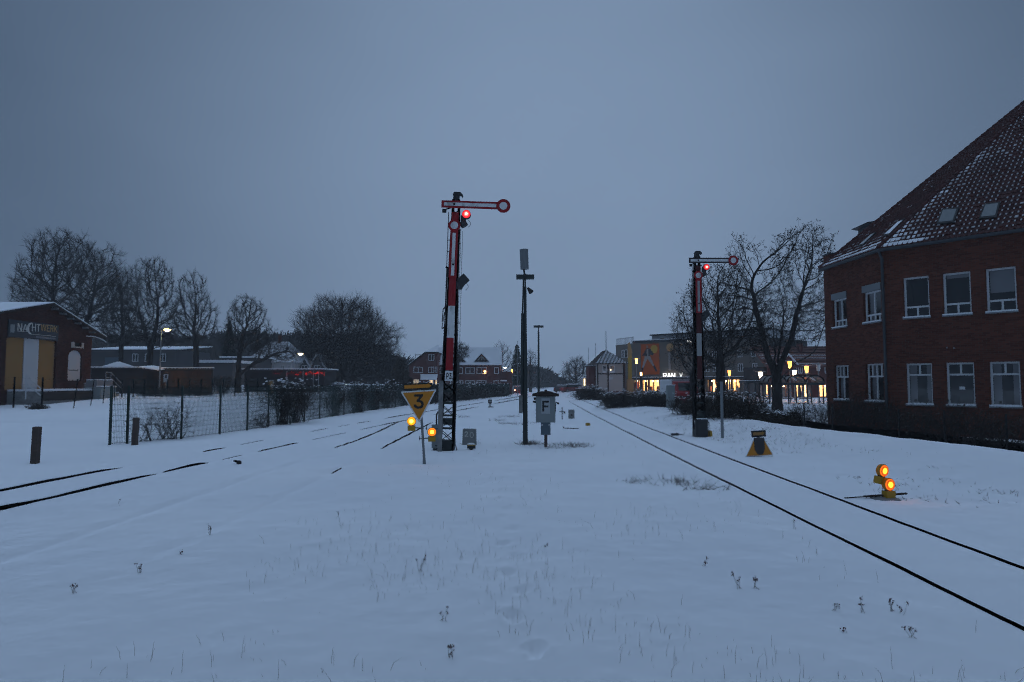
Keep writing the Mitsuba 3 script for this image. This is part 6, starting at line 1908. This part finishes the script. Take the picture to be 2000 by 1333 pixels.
def shop_block():
    k = thing('shop_building', 'flat-roofed grey shop block with an orange poster and glowing show windows', 'building')
    A, Bc, Cc = np.array([wx(1203, 118), 118.0]), np.array([wx(1237, 112), 112.0]), np.array([wx(1500, 96), 96.0])
    zg = .2
    R, L = frame_of(Bc, Cc); o = np.array([Bc[0], Bc[1], 0.0])
    dd = (Cc - Bc) / L
    def U(px):
        r = ray(px, 747)[:2]; M_ = np.array([[r[0], -dd[0]], [r[1], -dd[1]]]); t, u = np.linalg.solve(M_, Bc); return float(u)
    def Zp(px, py): return at(px, py, (Bc + dd * U(px))[1])[2]
    zt = Zp(1300, 668); zs1, zs0 = Zp(1300, 741.5), Zp(1300, 765)
    spans = [(1239, 1250), (1254.5, 1266), (1267, 1288), (1290, 1305), (1307, 1318), (1382, 1402), (1413, 1428), (1430, 1445), (1452, 1470), (1480, 1496)]
    holes = [(U(a), zs0, U(b_), zs1) for a, b_ in spans]
    up = [(1362, 1372), (1374, 1386), (1393, 1402), (1442, 1452), (1470, 1480)]
    holes_up = [(U(a), Zp(1380, 727), U(b_), Zp(1380, 712)) for a, b_ in up]
    walled(k, R, o, L, zg - .5, zt, 'm_shopwall', holes)
    add('back_wall', MB(R, o).bb(0, L, 1.45, 14, zg - .5, zt - .01), 'm_interior', k)
    add('parapet', MB(R, o).bb(-.1, L + .1, -.12, .5, zt, zt + .35), 'm_gutter', k)
    add('parapet_snow', MB(R, o).bb(-.1, L + .1, -.12, .5, zt + .35, zt + .45), 'm_snow_plain', k)
    add('canopy', MB(R, o).bb(.1, L, -1.3, -.01, Zp(1300, 741), Zp(1300, 737.5)), 'm_gutter', k)
    add('canopy_snow', MB(R, o).bb(.1, L, -1.3, -.05, Zp(1300, 737.5), Zp(1300, 736.5)), 'm_snow_plain', k)
    for i, h in enumerate(holes):
        shop_window(k, R, o, h[0], h[2], h[1], h[3], 700 + i, glow=(2.4, 1.08, .33) if i != 5 else (3.6, 1.9, .7), n=2, stock=.55)
    for h in holes_up:
        simple_window(k, R, o, h[0], h[2], h[1], h[3], 2)
    for px in (1365, 1378, 1392, 1442, 1468):
        simple_window(k, R, o, U(px), U(px + 9), Zp(1380, 700), Zp(1380, 686), 2)
    # side wall to the left with windows
    R2, L2 = frame_of(A, Bc); o2 = np.array([A[0], A[1], 0.0])
    add('wall', MB(R2, o2).bb(0, L2 - .02, 0, .4, zg - .5, zt), 'm_shopwall', k)
    for (a, b_) in ((.35, .50), (.52, .82)):
        simple_window(k, R2, o2, L2 * a, L2 * b_, Zp(1240, 698), Zp(1240, 682), 2)
    add('back_wall', MB(R2, o2).bb(-.02, .3, .4, 14, zg - .5, zt), 'm_shopwall', k)
    # set-back penthouse with railing
    zp = Zp(1300, 650)
    add('penthouse', MB(R, o).bb(U(1241), U(1470), 5, 14, zt, zp), 'm_whitewall', k)
    add('penthouse_roof', MB(R, o).bb(U(1239), U(1474), 4.6, 14.4, zp, zp + .2), 'm_gutter', k)
    for px in (1256, 1270, 1300, 1322, 1345):
        simple_window(k, R, o + R @ np.array([0, 5, 0]), U(px), U(px) + 1.0, zt + .3, zp - .4, 1)
    m = MB(R2, o2)
    for i in range(16):
        u = L2 * i / 15; m.bar((u, .1, zt), (u, .1, zt + 1.05), .045)
    m.bar((0, .1, zt + 1.05), (L2, .1, zt + 1.05), .05)
    add('roof_railing', m, 'm_galv', k)
    # luminous letters
    lk = thing_part('sign_letters', k)
    for ch, a, b_ in (('R', 1298, 1305.4), ('A', 1305.8, 1313.4), ('N', 1314, 1321.5), ('V', 1330, 1336)):
        m = meshkit.text_mesh(ch, 1.0, .1, False); v = np.array(m.vertices); v[:, :2] -= v[:, :2].min(0)
        v[:, 0] *= (U(b_) - U(a)) / v[:, 0].max(); v[:, 1] *= (Zp(1310, 729) - Zp(1310, 739)) / v[:, 1].max()
        add('letter', MB(R, o).raw(np.stack([U(a) + v[:, 0], -.35 - v[:, 2], Zp(1310, 739) + v[:, 1]], 1), np.array(m.faces)), 'm_lampglass', lk, emit=(1.7, 1.7, 1.65) if ch != 'V' else (1.0, 1.0, .97))
    for ch, a, b_ in (('P', 1345.5, 1349), ('d', 1351, 1355)):
        m = meshkit.text_mesh(ch, 1.0, .08, True); v = np.array(m.vertices); v[:, :2] -= v[:, :2].min(0)
        v[:, 0] *= (U(b_) - U(a)) / v[:, 0].max(); v[:, 1] *= (Zp(1350, 665) - Zp(1350, 669)) / v[:, 1].max()
        add('letter', MB(R, o).raw(np.stack([U(a) + v[:, 0], -.2 - v[:, 2], Zp(1350, 669) + v[:, 1]], 1), np.array(m.faces)), 'm_lampglass', lk, emit=(1.1, 1.1, 1.05))
    # the poster: a figure with spread legs on orange, a yellow disc
    pk = thing('wall_poster', 'tall orange poster of a wide-legged figure and yellow disc on the shop wall', 'poster')
    x0, x1, z0, z1 = U(1253), U(1288.5), Zp(1270, 732), Zp(1270, 672)
    W_, H_ = x1 - x0, z1 - z0
    q = lambda pts: Polygon([(x0 + W_ * a, z0 + H_ * b_) for a, b_ in pts])
    add('sheet', MB(R, o).bb(x0, x1, -.10, -.01, z0, z1), 'm_poster', pk)
    add('jacket', MB(R, o).flat(q([(.30, .84), (.42, .86), (.52, .84), (.63, .78), (.72, .68), (.66, .62), (.52, .64), (.50, .60), (.28, .60), (.10, .66), (.08, .62), (.16, .70)]), -.13, -.105), 'm_posterdark', pk)
    add('shirt', MB(R, o).flat(q([(.33, .83), (.42, .83), (.43, .60), (.35, .60)]), -.14, -.131), 'm_postergrey', pk)
    add('trousers', MB(R, o).flat(q([(.22, .60), (.52, .60), (.66, .40), (.74, .30), (.66, .27), (.50, .42), (.37, .50), (.26, .38), (.15, .22), (.06, .24), (.14, .40)]), -.13, -.105), 'm_postergrey', pk)
    add('boots', MB(R, o).flat(q([(.15, .22), (.06, .24), (-.0 + .01, .12), (.04, .08), (.13, .16)]), -.13, -.105).flat(q([(.74, .30), (.66, .27), (.80, .10), (.90, .10), (.86, .18)]), -.13, -.105), 'm_posterdark', pk)
    add('head', MB(R, o).flat(Polygon([(x0 + W_ * (.36 + .055 * math.cos(a)), z0 + H_ * (.905 + .045 * math.sin(a))) for a in np.linspace(0, 6.28, 18)]), -.13, -.105), 'm_skin', pk)
    add('yellow_disc', MB(R, o).flat(disc(x0 + W_ * .74, z0 + H_ * .82, W_ * .19), -.13, -.105), 'm_posteryellow', pk)
    # hanging golden ornament on the wall
    ok_ = thing('wall_ornament', 'golden round wall ornament on a stem right of the orange poster', 'ornament')
    cx, cz = U(1311), Zp(1311, 679)
    add('disc', MB(R, o).flat(disc(cx, cz, .62), -.3, -.1), 'm_letterwarm', ok_)
    add('stem', MB(R, o).bb(cx - .28, cx + .05, -.25, -.1, Zp(1311, 724), Zp(1311, 688)), 'm_postergrey', ok_)
    # yellow lamp column on the corner
    ck = thing('advert_column', 'tall yellow lit column at the left corner of the shops', 'column')
    y = 101; x0, x1 = wx(1227, y), wx(1234, y)
    add('shaft', MB().bb(x0, x1, y, y + .5, .2, wz(1230, 686, y)), 'm_posteryellow', ck)
    add('base', MB().bb(x0 - .2, x1 + .2, y - .2, y + .7, .2, wz(1230, 741, y)), 'm_letterwarm', ck)
    add('flag', MB().flat(Polygon([(x0 - .1, wz(1230, 672, y)), (x0 + .25, wz(1230, 668, y)), (x1 + .1, wz(1230, 690, y)), (x0 - .05, wz(1230, 700, y))]), y - .1, y - .05), 'm_letterwarm', ck)


shop_block()


def red_row():
    k = thing('brick_shops', 'brick shop row with tiled snowy roof behind the barrel-roofed shelters', 'building')
    y = 84.0; X_ = lambda px: wx(px, y); Zq = lambda py: wz(1560, py, y)
    R, o = np.eye(3), np.array([0, y, 0.0])
    x0, x1 = X_(1500), X_(1665)
    holes = [(X_(a), Zq(776), X_(b_), Zq(751)) for a, b_ in ((1503, 1511), (1526, 1535), (1549, 1559), (1562, 1566), (1569, 1583), (1597, 1622))]
    g = sbox(x0, 0, x1, Zq(716))
    for h in holes: g = g.difference(sbox(*h))
    add('wall', MB(R, o).flat(g, 0, .4), 'm_brickfar', k)
    add('back_wall', MB(R, o).bb(x0, x1, 1.45, 9, 0, Zq(716)), 'm_interior', k)
    for i, h in enumerate(holes):
        shop_window(k, R, o, h[0], h[2], h[1], h[3], 760 + i, glow=(2.5, 1.2, .40) if i != 4 else (3.8, 2.6, 1.15), n=1, stock=.2)
    for a in (1547, 1558, 1570, 1610, 1622):
        simple_window(k, R, o, X_(a), X_(a + 9), Zq(730), Zq(716.5), 2)
    slab([(x0 - .4, y - .5, Zq(717)), (x1 + .4, y - .5, Zq(717)), (x1 + .4, y + 5, Zq(674)), (x0 - .4, y + 5, Zq(674))], .2, 'm_tilefar', 'roof_plane', k, .1)
    for i in range(7):
        t = (i + .6) / 7
        a = np.array([x0 - .3, y - .5 + 5.5 * t, Zq(717) + (Zq(674) - Zq(717)) * t]); b_ = a + [x1 - x0 + .6, 0, 0]
        add('snow_row', MB().bar(a + [0, -.05, .14], b_ + [0, -.05, .14], .20, .06), 'm_snow_plain' if i in (2, 3, 0) else 'm_tilefar', k)
    gx0, gx1, gm = X_(1524), X_(1551), X_(1538)
    add('cross_gable', MB(R, o).flat(Polygon([(gx0, Zq(735)), (gx1, Zq(735)), (gx1, Zq(712)), (gm, Zq(693)), (gx0, Zq(712))]), -.3, -.02), 'm_brickfar', k)
    add('gable_verge', MB(R, o).bar((gx1 + .3, -.3, Zq(713)), (gm, -.3, Zq(692)), .5, .12).bar((gx0 - .3, -.3, Zq(713)), (gm, -.3, Zq(692)), .5, .12), 'm_snow_plain', k)
    add('chimney', MB(R, o).bb(X_(1583), X_(1589), 3, 4, Zq(690), Zq(668)), 'm_brickfar', k)


mat('m_tilefar', (0.14, 0.060, 0.048), 0.85)
red_row()


def shelter(label, px, y, half_px, n):
    k = thing('bus_shelter', label, 'bus shelter', 'barrel-roofed bus shelters on the plaza')
    c = wx(px, y); r = half_px * y / F_PX; ze_ = wz(px, 747.5, y); zt = wz(px, 734, y)
    zg = gz(c, y); dp = 2.4
    an = np.linspace(0, math.pi, 13)
    arc = [(c + r * math.cos(a), ze_ + (zt - ze_) * math.sin(a)) for a in an]
    inner = [(c + (r - .05) * math.cos(a), ze_ + (zt - ze_ - .05) * math.sin(a)) for a in an]
    add('barrel_roof', MB(None, (0, y, 0)).flat(Polygon(arc + inner[::-1]), 0, dp), 'm_shelterroof', k)
    rb = MB(None, (0, y, 0))
    for yy in (0, dp * .5, dp):
        for a, b_ in zip(arc[:-1], arc[1:]): rb.bar((a[0], yy, a[1] + .03), (b_[0], yy, b_[1] + .03), .07)
    add('roof_ribs', rb, 'm_steel', k)
    add('eave_beam', MB(None, (0, y, 0)).bb(c - r, c + r, -.05, .05, ze_ - .22, ze_ - .02).bb(c - r, c + r, dp - .05, dp + .05, ze_ - .22, ze_ - .02), 'm_steel', k)
    for sx in ((-1, 1) if n == 1 else (-1,)):
        for yy in (0, dp):
            add('column', MB(None, (0, y, 0)).cyl((c + sx * (r - .1), yy, zg - .1), (c + sx * (r - .1), yy, ze_ - .1), .06, 10), 'm_steel', k)
    add('glass_pane', MB(None, (0, y, 0)).raw([(c - r + .2, dp, zg + .3), (c + r - .2, dp, zg + .3), (c + r - .2, dp, ze_ - .3), (c - r + .2, dp, ze_ - .3)], [[0, 1, 2], [0, 2, 3]]), 'm_pane', k)
    add('bench', MB(None, (0, y, 0)).bb(c - r * .6, c + r * .6, dp - .55, dp - .15, zg + .4, zg + .46), 'm_wood', k)
    # snow lying in the valley between two barrels
    x1 = c + r
    add('valley_snow', MB(None, (0, y, 0)).flat(Polygon([(x1 - r * .55, zt - .14), (x1 + .05, ze_ + .05), (x1 + r * .50, zt - .14)]), dp * .6, dp * .8), 'm_snow_plain', k)
    return k


mat('m_shelterroof', (0.10, 0.085, 0.075), 0.4)
shelter('barrel-roofed bus shelter, left one right of the forked tree', 1554, 60, 17.5, 0)
shelter('barrel-roofed bus shelter, right one beside the office wall', 1591, 60, 17.5, 1)
shelter('barrel-roofed bus shelter half hidden by the forked tree trunk', 1517, 60, 17.5, 2)
k = thing('bus_shelter', 'flat dark bus shelter left of the forked tree', 'bus shelter')
y = 62; x0, x1 = wx(1456, y), wx(1494, y); zg = .3
add('roof', MB().bb(x0, x1, y, y + 2, wz(1475, 748, y), wz(1475, 744, y)), 'm_gutter', k)
add('roof_snow', MB().bb(x0, x1, y, y + 2, wz(1475, 744, y), wz(1475, 743, y)), 'm_snow_plain', k)
for a in (x0 + .2, (x0 + x1) / 2, x1 - .2):
    add('column', MB().cyl((a, y + .1, zg - .2), (a, y + .1, wz(1475, 748, y)), .06, 8), 'm_steel', k)
add('glass_pane', MB().raw([(x0 + .2, y + 1.9, zg + .3), (x1 - .2, y + 1.9, zg + .3), (x1 - .2, y + 1.9, 2.3), (x0 + .2, y + 1.9, 2.3)], [[0, 1, 2], [0, 2, 3]]), 'm_pane', k)

# ---------------------------------------------------------------- air
scene['haze'] = {'type': 'cube', 'to_world': T4().translate([0, 190, 13.0]).scale([520, 330, 15.5]), 'bsdf': {'type': 'null'},
                 'interior': {'type': 'ref', 'id': 'haze_air'}}
labels['haze'] = {'label': 'thin dusk haze over the railway ground', 'kind': 'stuff'}
